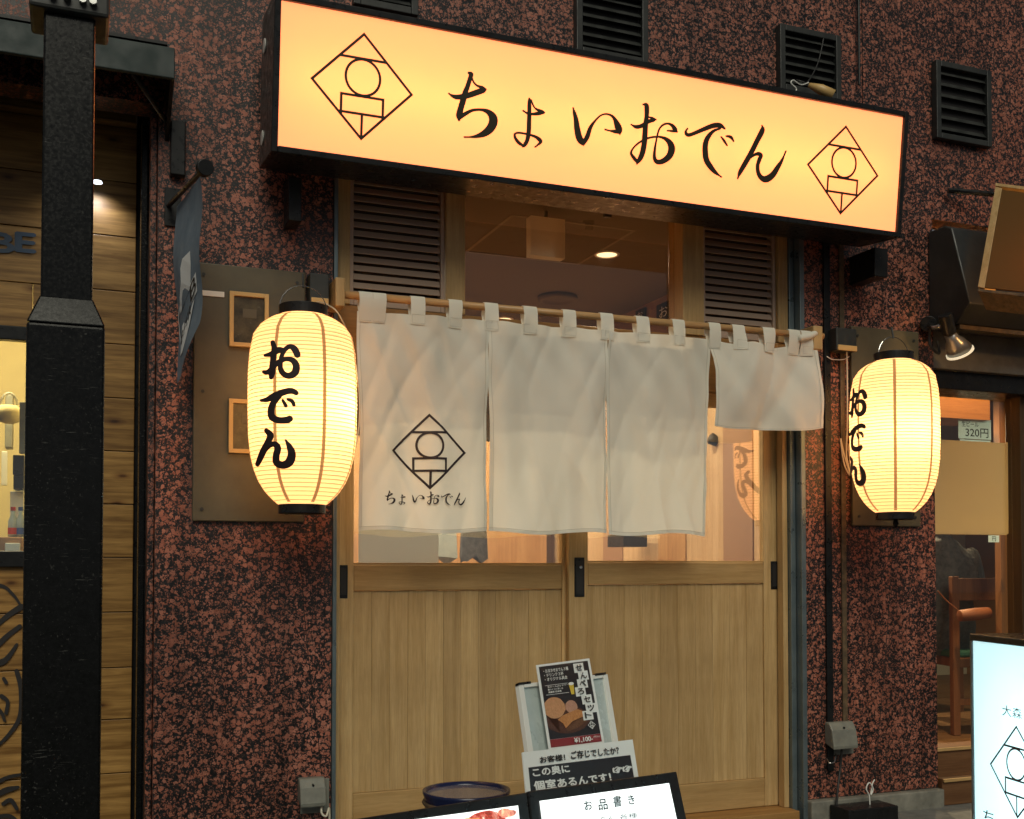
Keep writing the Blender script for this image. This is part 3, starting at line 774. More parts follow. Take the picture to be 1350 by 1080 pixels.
# brackets from the wall
for u in (386, 1150):
    x = X(u, -.08)
    b_ = MB().box(x - (.022 if u < 500 else .045), x + .022, -.10 if u < 500 else -.16, -.002, zb_ - .17 if u < 500 else zb_ - .14, zb_ - .02)
    tag(build('sign_bracket', b_, M['black'], bevel=.003), 'black steel bracket under the %s end of the lit sign' % ('left' if u < 500 else 'right'), 'bracket', 'brackets of the lit sign')

# ================================================================== LANTERNS
PROF = [(0, .42), (.012, .50), (.03, .64), (.06, .78), (.11, .905), (.2, .968), (.32, 1.0), (.5, 1.0), (.65, .985), (.75, .945), (.82, .885), (.88, .80), (.93, .69), (.965, .58), (.985, .50), (1.0, .43)]
def lr(t):
    for (a, ra), (b, rb) in zip(PROF, PROF[1:]):
        if t <= b: return ra + (rb - ra) * (t - a) / (b - a)
    return PROF[-1][1]
LH, LRAD = .602, .1705
M['paper'] = lit_sheet('lantern_paper', (0.85, 0.72, 0.50), 0.36, (2.3, 0.86, 0.36), 0.7)
M['rib'] = lit_sheet('lantern_rib', (0.50, 0.38, 0.20), 0.30, (1.3, 0.68, 0.25), 0.5)
M['strip'] = lit_sheet('lantern_strip', (0.28, 0.19, 0.08), 0.20, (.72, 0.52, 0.24), 0.5)
def lantern_bits(c, rot, parts):
    """c: centre of the paper body's bottom"""
    def surf(th, t, lift=0):
        r = LRAD * lr(t) + lift
        return (c[0] + r * math.cos(th + rot), c[1] + r * math.sin(th + rot), c[2] + (1 - t) * LH)
    return surf
def lantern(cpos, rot, label, bulb):
    t = thing('paper_lantern', label, 'lantern', tuple(cpos), 'lit paper lanterns beside the entrance')
    surf = lantern_bits(cpos, rot, None)
    NR, SEG = 48, 80
    mb = MB(); n = NR * 3
    for i in range(n + 1):
        tt = i / n
        sc = 1 - .010 * abs(math.cos(math.pi * i / 3)) ** 2
        for k in range(SEG):
            x, y, z = surf(2 * math.pi * k / SEG, tt)
            wob = 1 + .004 * noise.noise(Vector((x * 9, y * 9, z * 30)))
            mb.v.append((cpos[0] + (x - cpos[0]) * sc * wob, cpos[1] + (y - cpos[1]) * sc * wob, z))
    for i in range(n):
        for k in range(SEG):
            j = (k + 1) % SEG
            mb.f.append((i * SEG + k, i * SEG + j, (i + 1) * SEG + j, (i + 1) * SEG + k))
    build('paper_shade', mb, M['paper'], t, smooth=True)
    mb = MB()
    for i in range(1, NR):
        tt = i / NR
        r = LRAD * lr(tt) * .990; z = cpos[2] + (1 - tt) * LH
        b = len(mb.v)
        for k in range(56):
            an = 2 * math.pi * k / 56
            for q in range(4):
                a2 = math.pi / 2 * q
                mb.v.append((cpos[0] + (r + .0016 * math.cos(a2)) * math.cos(an), cpos[1] + (r + .0016 * math.cos(a2)) * math.sin(an), z + .0013 * math.sin(a2) + .0004 * math.sin(i * 2.1)))
        for k in range(56):
            j = (k + 1) % 56
            for q in range(4):
                q2 = (q + 1) % 4
                mb.f.append((b + k * 4 + q, b + j * 4 + q, b + j * 4 + q2, b + k * 4 + q2))
    build('ribs', mb, M['rib'], t, kind='stuff')
    for k in range(7):                       # glued paper seams
        th = -math.pi / 2 + .20 + k * 2 * math.pi / 7
        mb = MB()
        for i in range(61):
            tt = .01 + .98 * i / 60
            hw = .0055 / (LRAD * lr(tt))
            mb.v.append(surf(th - hw, tt, .0012)); mb.v.append(surf(th + hw, tt, .0012))
        for i in range(60): mb.f.append((2 * i, 2 * i + 1, 2 * i + 3, 2 * i + 2))
        build('seam', mb, M['strip'], t)
    cr = LRAD * .44
    build('top_ring', MB().lathe([(cr * .9, LH - .004), (cr * 1.02, LH - .004), (cr * 1.02, LH + .030), (cr * .9, LH + .030)], cpos, 40, False), M['black'], t, bevel=.002)
    build('top_plate', MB().lathe([(.001, LH + .012), (cr * .9, LH + .012)], cpos, 24, False), M['black'], t)
    build('bottom_ring', MB().lathe([(cr * .86, .004), (cr * .98, .004), (cr * .98, -.028), (cr * .86, -.028)], cpos, 40, False), M['black'], t, bevel=.002)
    build('bottom_plate', MB().lathe([(.001, -.018), (cr * .87, -.018)], cpos, 24, False), M['black'], t)
    hp = [(cpos[0] + cr * math.cos(a), cpos[1], cpos[2] + LH + .02 + .075 * math.sin(a)) for a in [math.pi * i / 12 for i in range(13)]]
    build('wire_handle', MB().tube(hp, .0016, 6), M['chrome'], t)
    build('hanging_hook', MB().tube([(cpos[0], cpos[1], cpos[2] + LH + .09), (cpos[0], cpos[1] + .01, cpos[2] + LH + .135)], .0035, 8), M['vent'], t)
    ld = bpy.data.lights.new('lantern_bulb', 'POINT'); ld.energy = 4.2; ld.shadow_soft_size = .045; ld.color = (1.0, 0.76, 0.34)
    lo = bpy.data.objects.new('lantern_bulb', ld); COL.objects.link(lo); lo.parent = t; lo.location = bulb
    return t, surf
dL = .30
cL = at(399, 666, -dL); cL.y = -dL
cL.x = at(399, 560, -dL).x
cRt = at(1178, 676, -dL); cRt.x = at(1179, 560, -dL).x
lt, surfL = lantern(tuple(cL), 0, 'large glowing paper lantern left of the doors, black lettering facing left of centre', (.055, -.02, LH * .50))
# lettering: photo position -> (angle, height) on this lantern
def lant_uv(u, v):
    o = cam.location; d = ray(u, v)
    r = LRAD * 1.0
    for _ in range(6):
        ox, oy = o.x - cL.x, o.y - cL.y
        a = d.x ** 2 + d.y ** 2; b = 2 * (ox * d.x + oy * d.y); c = ox * ox + oy * oy - r * r
        disc = max(b * b - 4 * a * c, 0); s = (-b - math.sqrt(disc)) / (2 * a)
        p = o + d * s
        t = 1 - (p.z - cL.z) / LH
        r = LRAD * lr(min(max(t, 0), 1))
    return math.atan2(p.y - cL.y, p.x - cL.x), t
mb = MB(); brush(mb, LANTERN_GLYPHS, lambda u, v, lf: surfL(*lant_uv(u, v), .0022 + lf), 8, 1.32)
build('lettering', mb, M['ink'], lt)
# second lantern: the same lettering, turned to the left edge
ROT2 = 0.0
def lettering_angle(u, v):
    th, t = lant_uv(u, v)
    return th, t
az2 = math.atan2(cRt.y + D, cRt.x); azL = math.atan2(cL.y + D, cL.x)
rt, surfR = lantern(tuple(cRt), 0, 'large glowing paper lantern right of the doors, lettering turned to its left edge', (.0, -.03, LH * .52))
GW = (az2 - azL) - R(32)
mb = MB(); brush(mb, LANTERN_GLYPHS, lambda u, v, lf: surfR(lant_uv(u, v)[0] + GW, lant_uv(u, v)[1] , .0022 + lf), 8, 1.32)
build('lettering', mb, M['ink'], rt)
build('bottom_knob', MB().tube([(cRt.x, cRt.y, cRt.z - .02), (cRt.x + .003, cRt.y, cRt.z - .045), (cRt.x, cRt.y, cRt.z - .06)], [.006, .012, .004], 10), M['black'], rt)

# wall boards behind the lanterns
def wboard(u0, u1, v0, v1, label):
    um = (u0 + u1) / 2
    t = thing('wall_board', label, 'board', (X(um, -.02), -.01, Z(um, v1, -.02)), 'olive boards behind the lanterns')
    x0, x1, z0, z1 = X(u0, -.02), X(u1, -.02), Z(um, v1, -.02), Z(um, v0, -.02)
    build('panel', B(x0, x1, -.020, -.001, z0, z1), M['board'], t, bevel=.004)
    for x in (x0 + .03, x1 - .03):
        for z in (z0 + .04, (z0 + z1) / 2, z1 - .04):
            build('screw', MB().tube([(x, -.0205, z), (x, -.024, z)], .006, 10), M['vent'], t)
    return t, x0, x1, z0, z1
wl, *_ = wboard(254, 402, 352, 688, 'tall olive brown board behind the left lantern with two framed pictures')
wr2, *_ = wboard(1124, 1213, 434, 694, 'narrow olive brown board behind the right lantern')
tag(build('name_strip', B(X(264, -.02), X(294, -.02), -.024, -.0205, Z(280, 391, -.02), Z(280, 384, -.02)), M['white']), 'small white strip stuck high on the left olive board', 'label strip')
def picture(u0, u1, v0, v1, label):
    x0, x1 = X(u0, -.03), X(u1, -.03); um = (u0 + u1) / 2
    z1, z0 = Z(um, v0, -.03), Z(um, v1, -.03)
    t = thing('picture_frame', label, 'picture frame', ((x0 + x1) / 2, -.03, z0), 'framed pictures on the left olive board')
    w = .014; f = MB()
    f.box(x0, x0 + w, -.036, -.0205, z0, z1); f.box(x1 - w, x1, -.036, -.0205, z0, z1)
    f.box(x0 + w, x1 - w, -.036, -.0205, z0, z0 + w); f.box(x0 + w, x1 - w, -.036, -.0205, z1 - w, z1)
    build('frame', f, M['frame_wood'], t, bevel=.001)
    build('picture', B(x0 + w + .0005, x1 - w - .0005, -.026, -.0208, z0 + w + .0005, z1 - w - .0005), M['picture'], t)
    build('card', B(x0 + .045, x0 + .09, -.0275, -.0262, z0 + .10, z0 + .13), M['board'], t)
picture(301, 353, 386, 458, 'upper pale wood picture frame beside the left lantern')
picture(301, 353, 527, 598, 'lower pale wood picture frame half hidden by the left lantern')
# switch boxes over the lanterns and wires
def swbox(u0, u1, v0, v1, label):
    um = (u0 + u1) / 2; x0, x1 = X(u0, -.06), X(u1, -.06); z0, z1 = Z(um, v1, -.06), Z(um, v0, -.06)
    t = thing('junction_box', label, 'junction box', ((x0 + x1) / 2, -.03, z0), 'junction boxes over the lanterns')
    build('casing', B(x0, x1, -.065, -.001, z0, z1), M['vent'], t, bevel=.005)
    build('lower_lip', B(x0 + .004, x1 - .004, -.072, -.0655, z0, z0 + .022), M['frame_wood'], t, bevel=.002)
    return x0, x1, z0, z1
swbox(407, 433, 361, 402, 'dark junction box over the left lantern')
swbox(1103, 1130, 433, 463, 'dark junction box with a pale lip left of the right lantern')
def wire(pts, r, m, label, cat='cord', name='cord'):
    s = spline([tuple(p) for p in pts], 8)
    o = build(name, MB().tube(s, r, 6), m, smooth=True)
    tag(o, label, cat); return o
def w3(lst): return [at(u, v, Y) for u, v, Y in lst]
wire(w3([(418, 398, -.08), (432, 402, -.20), (447, 415, -.24), (462, 450, -.16), (472, 500, -.12), (474, 550, -.12), (468, 590, -.14), (456, 602, -.2), (450, 640, -.12)]), .0022, M['cord'], 'thin white cord looping down beside the left lantern')
wire(w3([(1116, 458, -.05), (1117, 500, -.03), (1117, 560, -.03), (1116, 600, -.03), (1121, 625, -.035), (1113, 600, -.03), (1108, 578, -.03), (1113, 612, -.03), (1122, 626, -.03), (1119, 590, -.03), (1124, 584, -.05), (1140, 580, -.15)]), .0032, M['cord'], 'white cord knotted beside the right lantern')
wire(w3([(1090, 470, -.02), (1098, 474, -.02), (1112, 474, -.03), (1120, 470, -.03)]), .002, M['white'], 'white tie round the seam strip near the right junction box')

# ================================================================== NOREN CURTAIN
YN = -0.085
ra, rb = at(452, 388.5, YN), at(1090, 444, YN)
zr = (ra.z + rb.z) / 2
za, zbb = ra.z, rb.z
def rodz(x): return za + (zbb - za) * (x - ra.x) / (rb.x - ra.x)
rod = thing('curtain_rod', 'round pale wooden rod across the doors carrying the white curtain', 'curtain rod', ((ra.x + rb.x) / 2, YN, zr))
build('pole', MB().tube([(ra.x, YN, za), (rb.x - .02, YN, zbb)], .0135, 16), M['rod'], rod, smooth=True)
def blk(u0, u1, v0, v1):
    x0, x1 = X(u0, YN - .02), X(u1, YN - .02); um = (u0 + u1) / 2
    build('bracket', B(x0, x1, YN - .025, -.002, Z(um, v1, YN - .02), Z(um, v0, YN - .02)), M['hinoki'], rod, bevel=.004)
blk(441, 454, 366, 404)
blk(1073, 1085, 430, 461)

def cloth_mat():
    m = bpy.data.materials.new('white_cotton'); m.use_nodes = True
    n = N(m); t = n.t; t.nodes.clear()
    o = n.new('ShaderNodeOutputMaterial')
    co = n.coords(rnd=False)
    wv = n.noise(co, 900, 2)
    c = n.ramp(n.noise(co, 3, 4).outputs['Fac'], [(0.3, (0.80, 0.765, 0.66)), (0.7, (0.85, 0.82, 0.73))])
    df = n.new('ShaderNodeBsdfDiffuse'); tl = n.new('ShaderNodeBsdfTranslucent')
    n.link(c, df.inputs[0]); n.link(c, tl.inputs[0])
    b = n.new('ShaderNodeBump'); b.inputs['Strength'].default_value = .25; b.inputs['Distance'].default_value = .001
    n.link(wv.outputs['Fac'], b.inputs['Height']); n.link(b.outputs[0], df.inputs['Normal'])
    mx = n.new('ShaderNodeMixShader'); mx.inputs[0].default_value = 0.26
    n.link(df.outputs[0], mx.inputs[1]); n.link(tl.outputs[0], mx.inputs[2]); n.link(mx.outputs[0], o.inputs[0])
    return m
M['cloth'] = cloth_mat()
M['thread'] = mat('grey_thread', (0.48, 0.44, 0.37), .8)
no = thing('noren_curtain', 'white split shop curtain hanging across the doors with a diamond emblem on its left panel', 'curtain', ((ra.x + rb.x) / 2, YN, Z(700, 702, YN)))
zbot = Z(700, 703, YN)
def ctop(x): return rodz(x) - .052
def fold(x, z, ph, xc, hw):
    """how far the cloth stands off the rod's plane"""
    h = min(max((ctop(x) - z) / .85, 0), 1)
    a = .0055 + .013 * h
    f = a * math.sin(x * 17 + ph + .8 * math.sin(z * 3 + ph)) + a * .5 * math.sin(x * 37 + ph * 2 + 1.1 * z)
    f += .016 * noise.noise(Vector((x * 5, z * 3.1, ph))) + .004 * noise.noise(Vector((x * 15, z * 6, ph + 4)))
    q = noise.noise(Vector(((x + (z - ctop(x)) * .28) * 7.5, z * 1.6, ph * 3 + 2)))
    f += .0095 * max(1 - abs(q) * 2.2, 0) ** 1.5 * (.35 + .65 * h)
    q = noise.noise(Vector(((x - (z - ctop(x)) * .45) * 9.0, z * 1.9, ph * 5 + 7)))
    f -= .0055 * max(1 - abs(q) * 2.2, 0) ** 1.5
    # soft drag lines falling from the loops
    f += .006 * math.exp(-h * 5) * math.sin((x + (z - ctop(x)) * .8) * 44 + ph)
    e = abs(x - xc) / hw
    f -= .010 * h * max(e - .75, 0) / .25
    return YN - .012 - f
panels = [(471, 641.5, 703, 0.3, 0), (643, 798.5, 703, 1.9, 1), (800, 934.5, 703, 3.3, 2), (937.5, 1073, 570, 4.6, 3)]
pinfo = []
for (u0, u1, vb, ph, k) in panels:
    x0, x1 = X(u0, YN), X(u1, YN); xc, hw = (x0 + x1) / 2, (x1 - x0) / 2
    zb0 = zbot if k < 3 else Z(1000, 571, YN)
    NX, NZ = 60, 84
    mb = MB()
    def pos(s, t, x0=x0, x1=x1, xc=xc, hw=hw, zb0=zb0, ph=ph, k=k, lift=0):
        """s across 0..1, t down 0..1"""
        x = x0 + (x1 - x0) * s
        h = t
        # slit opens a little below the joined head
        sl = max((t - .28) / .72, 0)
        x += (.5 - s) * (.010 * math.sin(sl * math.pi * .5) * (1 if k < 3 else .3) - (.004 if t < .28 else .004 * max(1 - (t - .28) / .08, 0)))
        zt = ctop(x)
        if k == 3:
            zt -= .012 * math.sin(s * math.pi * 2.5) ** 2
            if s > .86: x += .012 * t * (s - .86) / .14
        zl = zb0 + .006 * math.sin(s * 7 + ph)
        if k == 3: zl += .022 * (2 * s - 1) ** 2 + .01 * s
        z = zt + (zl - zt) * t
        y = fold(x, z, ph, xc, hw)
        if k == 3:
            y -= .030 * math.sin(t * math.pi * .8) * (1 - .4 * math.sin(s * math.pi)) + .010 * math.sin((s * 5 + t * 4)) * t
            y -= .012 * math.exp(-((s + t * .30 - .42) / .12) ** 2) + .012 * math.exp(-((s - t * .5 - .30) / .10) ** 2) - .010 * math.exp(-((s + t * .5 - .95) / .09) ** 2)
            x -= (1 - s) * .010 * max(1 - t / .22, 0)
        return Vector((x, y - lift, z))
    for j in range(NZ + 1):
        for i in range(NX + 1): mb.v.append(tuple(pos(i / NX, j / NZ)))
    for j in range(NZ):
        for i in range(NX):
            a = j * (NX + 1) + i; mb.f.append((a, a + 1, a + NX + 2, a + NX + 1))
    pn = build('panel', mb, M['cloth'], no, smooth=True, label=('panel printed with the emblem', None, None, 'short panel gathered up at the right end')[k])
    pinfo.append((pn, pos, x0, x1, zb0))
    # hems: a doubled strip along both sides and the foot
    hm = MB()
    def strip(fa, fb, n=60):
        b = len(hm.v)
        for i in range(n + 1):
            hm.v.append(tuple(fa(i / n))); hm.v.append(tuple(fb(i / n)))
        for i in range(n): hm.f.append((b + 2 * i, b + 2 * i + 1, b + 2 * i + 3, b + 2 * i + 2))
    hwid = .011 / (x1 - x0)
    strip(lambda q: pos(0, q, lift=.0014), lambda q: pos(hwid, q, lift=.0014))
    strip(lambda q: pos(1, q, lift=.0014), lambda q: pos(1 - hwid, q, lift=.0014))
    hh = .014 / .85
    strip(lambda q: pos(q, 1, lift=.0022), lambda q: pos(q, 1 - hh, lift=.0022))
    build('hem', hm, M['cloth'], pn, smooth=True)
    sm = MB()
    sm.tube([pos(hwid, q / 50, lift=.0018) for q in range(51)], .0006, 4)
    sm.tube([pos(1 - hwid, q / 50, lift=.0018) for q in range(51)], .0006, 4)
    sm.tube([pos(q / 50, 1 - hh, lift=.0026) for q in range(51)], .0006, 4)
    build('stitching', sm, M['thread'], pn)
# short head pieces that join neighbouring panels above the slits
tabs = [(472, 490), (490.5, 508), (540, 559), (590, 608), (637, 655), (688, 706), (740, 757), (789, 806), (836, 853), (884, 900), (932, 947), (963, 979), (1003, 1019), (1037, 1052), (1053, 1067)]
for i, (u0, u1) in enumerate(tabs):
    x0, x1 = X(u0, YN, 420), X(u1, YN, 420)
    mb = MB(); n = 12
    r = .0165
    zc_ = rodz((x0 + x1) / 2)
    path = [(YN - .024 - .004, zc_ - .088), (YN - .023, zc_ - .045), (YN - .0195, zc_ - .012)]
    for q in range(9):
        a = math.pi + math.pi * q / 8        # over the rod, front to back
        path.append((YN + r * math.cos(a), zc_ - r * math.sin(a)))
    path += [(YN + .015, zc_ - .03), (YN + .004, zc_ - .055)]
    sk = random.uniform(-.004, .004)
    def front(x, z):
        for pn_, pos_, a_, b_, zb_l in pinfo:
            if a_ - .004 <= x <= b_ + .004:
                s_ = min(max((x - a_) / (b_ - a_), 0), 1); t_ = (ctop(x) - z) / (ctop(x) - zb_l)
                return pos_(s_, max(t_, 0)).y if t_ > -.01 else None
        return None
    prev = {}
    for j_, (py, pz) in enumerate(path):
        for s in range(5):
            x = x0 + (x1 - x0) * s / 4 + sk * (zc_ + r - pz) / .1
            yy = py
            if j_ == 0:
                yf = front(x, pz); yy = (yf - .0022) if yf is not None else py; prev[s] = yy
            elif j_ == 1:
                yy = (prev[s] + py) / 2 - .001
            mb.v.append((x, yy - .0012 * math.sin(math.pi * s / 4), pz))
    for j in range(len(path) - 1):
        for s in range(4):
            a = j * 5 + s; mb.f.append((a, a + 1, a + 6, a + 5))
    lp = build('loop', mb, M['cloth'], no, smooth=True)
    sm = MB(); e = .0035; q0 = mb.v[0]; q4 = mb.v[4]; y_ = min(q0[1], q4[1]) - .0022
    zz_ = path[0][1] + .005
    sm.tube([(x0 + e, y_, zz_ + .030), (x0 + e, y_, zz_), (x1 - e, y_, zz_), (x1 - e, y_, zz_ + .030), (x0 + e, y_, zz_ + .030)], .0005, 4)
    build('stitching', sm, M['thread'], lp)
# the folded corner of the short panel tied round the rod end
build('gathered_corner', MB().tube(spline([(X(1050, YN), YN - .02, zbb - .022), (X(1062, YN), YN - .026, zbb - .012), (X(1071, YN), YN - .018, zbb + .002), (X(1075, YN), YN - .004, zbb + .004)], 4), .013, 12), M['cloth'], no, smooth=True)
# print on the first panel
pn, pos0, px0, px1, pzb = pinfo[0]
def on_cloth(x, z, lift):
    s = (x - px0) / (px1 - px0); t = (ctop(x) - z) / (ctop(x) - pzb)
    for _ in range(3):
        q = pos0(s, t); s += (x - q.x) / (px1 - px0); t += (q.z - z) / (ctop(x) - pzb)
    return pos0(s, t, lift=.0008 + lift)
c = at(564.5, 596, YN); rad = Z(564, 548, YN) - c.z
mb = MB(); emblem(mb, lambda x, z, lf: on_cloth(c.x + x * rad, c.z + z * rad, lf), .062)
build('emblem', mb, M['ink'], pn)
a0, a1 = son(591, 110), son(1033, 235)
t0, t1 = at(507, 660, YN), at(611, 660, YN)
ksc = (t1.x - t0.x) / (a1.x - a0.x)
mid = son(800, 180); ms = (mid - SP).dot(SU); zmid = Z(560, 659.5, YN)
def small(u, v, lf):
    p = son(u, v)
    return on_cloth(t0.x + (p.x - a0.x) * ksc, zmid + ((p - SP).dot(SU) - ms) * ksc * 1.0, lf * .5)
# on the sign the line of letters is level; keep it level here
mb = MB(); brush(mb, SIGN_GLYPHS, small, 5, 1.35)
build('lettering', mb, M['ink'], pn)

# ================================================================== THINGS ON THE FACADE
def outlet(u0, u1, v0, v1, label):
    um = (u0 + u1) / 2; x0, x1 = X(u0, -.05), X(u1, -.05); z0, z1 = Z(um, v1, -.05), Z(um, v0, -.05)
    t = thing('outlet_box', label, 'power outlet', ((x0 + x1) / 2, -.02, z0), 'weatherproof outlets low on the pillars')
    mb = MB()
    prof = [(-.001, z0 + .02), (-.060, z0), (-.062, z0 + .015), (-.050, z1 - .03), (-.030, z1), (-.001, z1)]
    for x in (x0, x1): mb.v += [(x, a, b) for a, b in prof]
    n = len(prof)
    mb.f = [tuple(range(n)), tuple(reversed(range(n, 2 * n)))] + [(i, n + i, n + (i + 1) % n, (i + 1) % n) for i in range(n)]
    build('hood', mb, M['grey_plastic'], t, bevel=.005)
    build('screw', MB().tube([((x0 + x1) / 2, -.046, z1 - .02), ((x0 + x1) / 2, -.052, z1 - .022)], .004, 8), M['black'], t)
    build('back_plate', B(x0 + .01, x1 + .02, -.006, -.001, z0 - .03, z1 - .01), M['grey_plastic'], t, bevel=.001)
outlet(398, 432, 1027, 1064, 'grey hooded outlet low on the left pillar')
outlet(1094, 1126, 953, 988, 'grey hooded outlet low on the right pillar')
wire(w3([(1110, 985, -.04), (1108, 1010, -.03), (1104, 1045, -.05), (1101, 1090, -.06)]), .005, M['darkcord'], 'dark cable dropping from the outlet on the right pillar')
wire(w3([(1090, 1000, -.03), (1094, 1006, -.05), (1100, 1004, -.05), (1102, 994, -.03)]), .003, M['chrome'], 'bare metal hook beside the outlet on the right pillar', 'hook', 'hook')
wire(w3([(424, 1060, -.04), (424, 1072, -.05), (430, 1076, -.05), (434, 1066, -.03), (434, 1090, -.03)]), .004, M['cord'], 'pale cord under the outlet on the left pillar')
bxx = build('base_box', B(X(1115, -.16), X(1180, -.16), -.16, -.04, .061, Z(1147, 1066, -.16)), M['black'], bevel=.004); tag(bxx, 'low dark box standing against the right pillar plinth', 'box')
wire(w3([(1147, 1068, -.1), (1146, 1050, -.1), (1142, 1040, -.1), (1146, 1032, -.1), (1151, 1040, -.1), (1148, 1048, -.1), (1150, 1034, -.09), (1153, 1028, -.09)]), .0028, M['white'], 'twisted white wire sticking up from the low dark box')
# work lamp lying on top of the sign with its loose wires
wt = sg(0, hgt + l + .001, 0).z
wl_ = thing('work_lamp', 'small amber lamp with loose wires lying on top of the lit sign', 'lamp', (X(1085, -.2), -.2, wt))
build('shade', MB().tube([at(1066, 112, -.14), at(1082, 118, -.16), at(1098, 126, -.18)], [.009, .021, .023], 14), M['frame_wood'], wl_, smooth=True)
build('wire', MB().tube(spline(w3([(1066, 112, -.14), (1058, 108, -.12), (1050, 106, -.10), (1062, 111, -.08), (1078, 84, -.04), (1086, 50, -.03)]), 6), .0028, 6), M['darkcord'], wl_)
build('wire', MB().tube(spline(w3([(1044, 128, -.2), (1050, 118, -.2), (1043, 110, -.2), (1046, 106, -.2), (1056, 112, -.19), (1066, 109, -.16)]), 6), .0026, 6), M['white'], wl_)
tag(build('pipe_stub', MB().tube([(X(1137, -.02), -.02, Z(1137, 113, -.02)), (X(1137, -.02), -.02, 4.2)], .006, 8), M['black']), 'thin black pipe running up the wall right above the lit sign', 'pipe')

# pennant -------------------------------------------------------------
pen = thing('pennant', 'navy pennant with pale bottle print hanging edge-on from a wall rod', 'flag', tuple(at(222, 272, 0)))
A0 = at(222, 272, 0); K = at(270, 222, -.46)
kn = MB(); kd = (K - A0).normalized()
build('pole', MB().tube([A0 + Vector((0, -.006, 0)), K], .008, 10), M['black'], pen)
build('knob', MB().tube([K - kd * .012, K + kd * .012], .0245, 20), M['black'], pen, bevel=.002)
build('wall_plate', B(X(214, -.01), X(236, -.01), -.008, -.001, Z(225, 298, -.01), Z(225, 247, -.01)), M['black'], pen, bevel=.002)
TP0 = at(264, 232, -.44); TP1 = at(231, 272, -.05)
BP0 = at(262, 425, -.44); BP1 = at(232, 505, -.05)
def pen_pos(s, t, lift=0):
    a = TP0 + (TP1 - TP0) * s; b = BP0 + (BP1 - BP0) * s
    if t > .8: b = b + Vector((0, 0, 0))
    p = a + (b - a) * t
    p.z += .03 * math.sin(s * math.pi) * (-t) 
    p.x += .010 * math.sin(s * 5 + t * 3) * t + .006 * math.sin(t * 9 + s * 2)
    return p + Vector((-lift, -lift * .3, 0))
mb = MB()
for j in range(31):
    for i in range(13): mb.v.append(tuple(pen_pos(i / 12, j / 30)))
for j in range(30):
    for i in range(12):
        a = j * 13 + i; mb.f.append((a, a + 1, a + 14, a + 13))
build('cloth', mb, M['flag'], pen, smooth=True)
def patch(poly, lift=.002):
    k = len(pm.v); pm.v += [tuple(pen_pos(s, t, lift)) for s, t in poly]; pm.f.append(tuple(range(k, k + len(poly))))
pm = MB()
patch([(.30, .40), (.55, .38), (.62, .42), (.62, .50), (.75, .56), (.80, .64), (.60, .64), (.30, .62), (.26, .5)])
patch([(.12, .60), (.30, .60), (.30, .72), (.12, .72)])
patch([(.20, .73), (.70, .73), (.80, .88), (.62, .90), (.35, .84)])
patch([(.70, .58), (.96, .62), (.96, .64), (.70, .60)])
patch([(.82, .78), (.96, .62), (.99, .63), (.86, .80)])
build('print', pm, M['flag_print'], pen)
pm = MB()
o_ = pen_pos(.70, .84, .004); ux = (pen_pos(.26, .77, .004) - o_); uy = (pen_pos(.70, .76, .004) - o_)
write(pm, 'BEER', o_, ux, uy, ux.length * .9, uy.length * .8)
o_ = pen_pos(.30, .715, .004); ux = (pen_pos(.13, .70, .004) - o_); uy = (pen_pos(.30, .62, .004) - o_)
write(pm, 'B', o_, ux, uy, ux.length, uy.length)
build('lettering', pm, M['black_flat'], pen)

# ================================================================== LEFT SHOP
YP = 0.36
ls = thing('shop', 'neighbouring shop front of knotty stained planks left of the speckled pillar', 'shop', (-0.6, YP, 0))
vs = [1090, 1019, 948, 880, 807, 735, 665, 595, 525, 454, 384, 312, 240, 168, 100]
zl = [Z(160, v, YP) for v in vs]
wx0, wx1 = -1.6, X(36, YP); wz0, wz1 = Z(20, 740, YP), Z(20, 432, YP)
zl2 = [0.0] + zl
for i, (z0, z1) in enumerate(zip(zl2, zl2[1:])):
    spans = [(-1.9, XPL - .05)] if not (z1 > wz0 + .02 and z0 < wz1 - .02) else [(wx1 + .012, XPL - .05)]
    if z0 < wz1 < z1: build('plank', B(-1.9, wx1 + .010, YP, YP + .02, wz1 + .005, z1 - .0015), M['plank'], ls, bevel=.002)
    if z0 < wz0 < z1: build('plank', B(-1.9, wx1 + .010, YP, YP + .02, z0 + .0015, wz0 - .022), M['plank'], ls, bevel=.002)
    for a, b in spans:
        zz0, zz1 = z0, z1
        build('plank', B(a, b, YP + random.uniform(-.0015, .0015), YP + .02, zz0 + .0015, zz1 - .0015), M['plank'], ls, bevel=.002)
# window of the left shop
build('backing', MB().box(wx1 + .011, XPL + .003, YP + .024, YP + .03, 0, 2.9).box(-1.9, wx1 + .01, YP + .024, YP + .03, 0, wz0 - .022).box(-1.9, wx1 + .01, YP + .024, YP + .03, wz1 + .005, 2.9), M['black'], ls)  # unseen sheets, added to stop kitchen light leaking between the planks
fm = MB()
fm.box(wx0, wx1 + .010, YP - .015, YP + .03, wz1 - .045, wz1 + .003)
fm.box(wx0, wx1 + .010, YP - .02, YP + .03, wz0 - .02, wz0 + .035)
fm.box(wx1 - .006, wx1 + .010, YP - .016, YP + .03, wz0 + .036, wz1 - .046)
wdw = build('window', B(wx0, wx1 - .007, YP + .008, YP + .012, wz0 + .036, wz1 - .046), M['glass_r'], ls)
build('frame', fm, M['black'], wdw, bevel=.003)
build('beam', B(-1.9, XPL - .052, YP - .05, YP - .004, Z(160, 168, YP), Z(160, 150, YP)), M['plank'], ls, bevel=.004)
mb = MB()
_, _, lx0, lx1, _, _ = text_geo('B', 0.03)
write(mb, 'B', at(-12, 331, YP - .004), (1, 0, 0), (0, 0, 1), X(18, YP) - X(-12, YP), Z(0, 306, YP) - Z(0, 331, YP), .03)
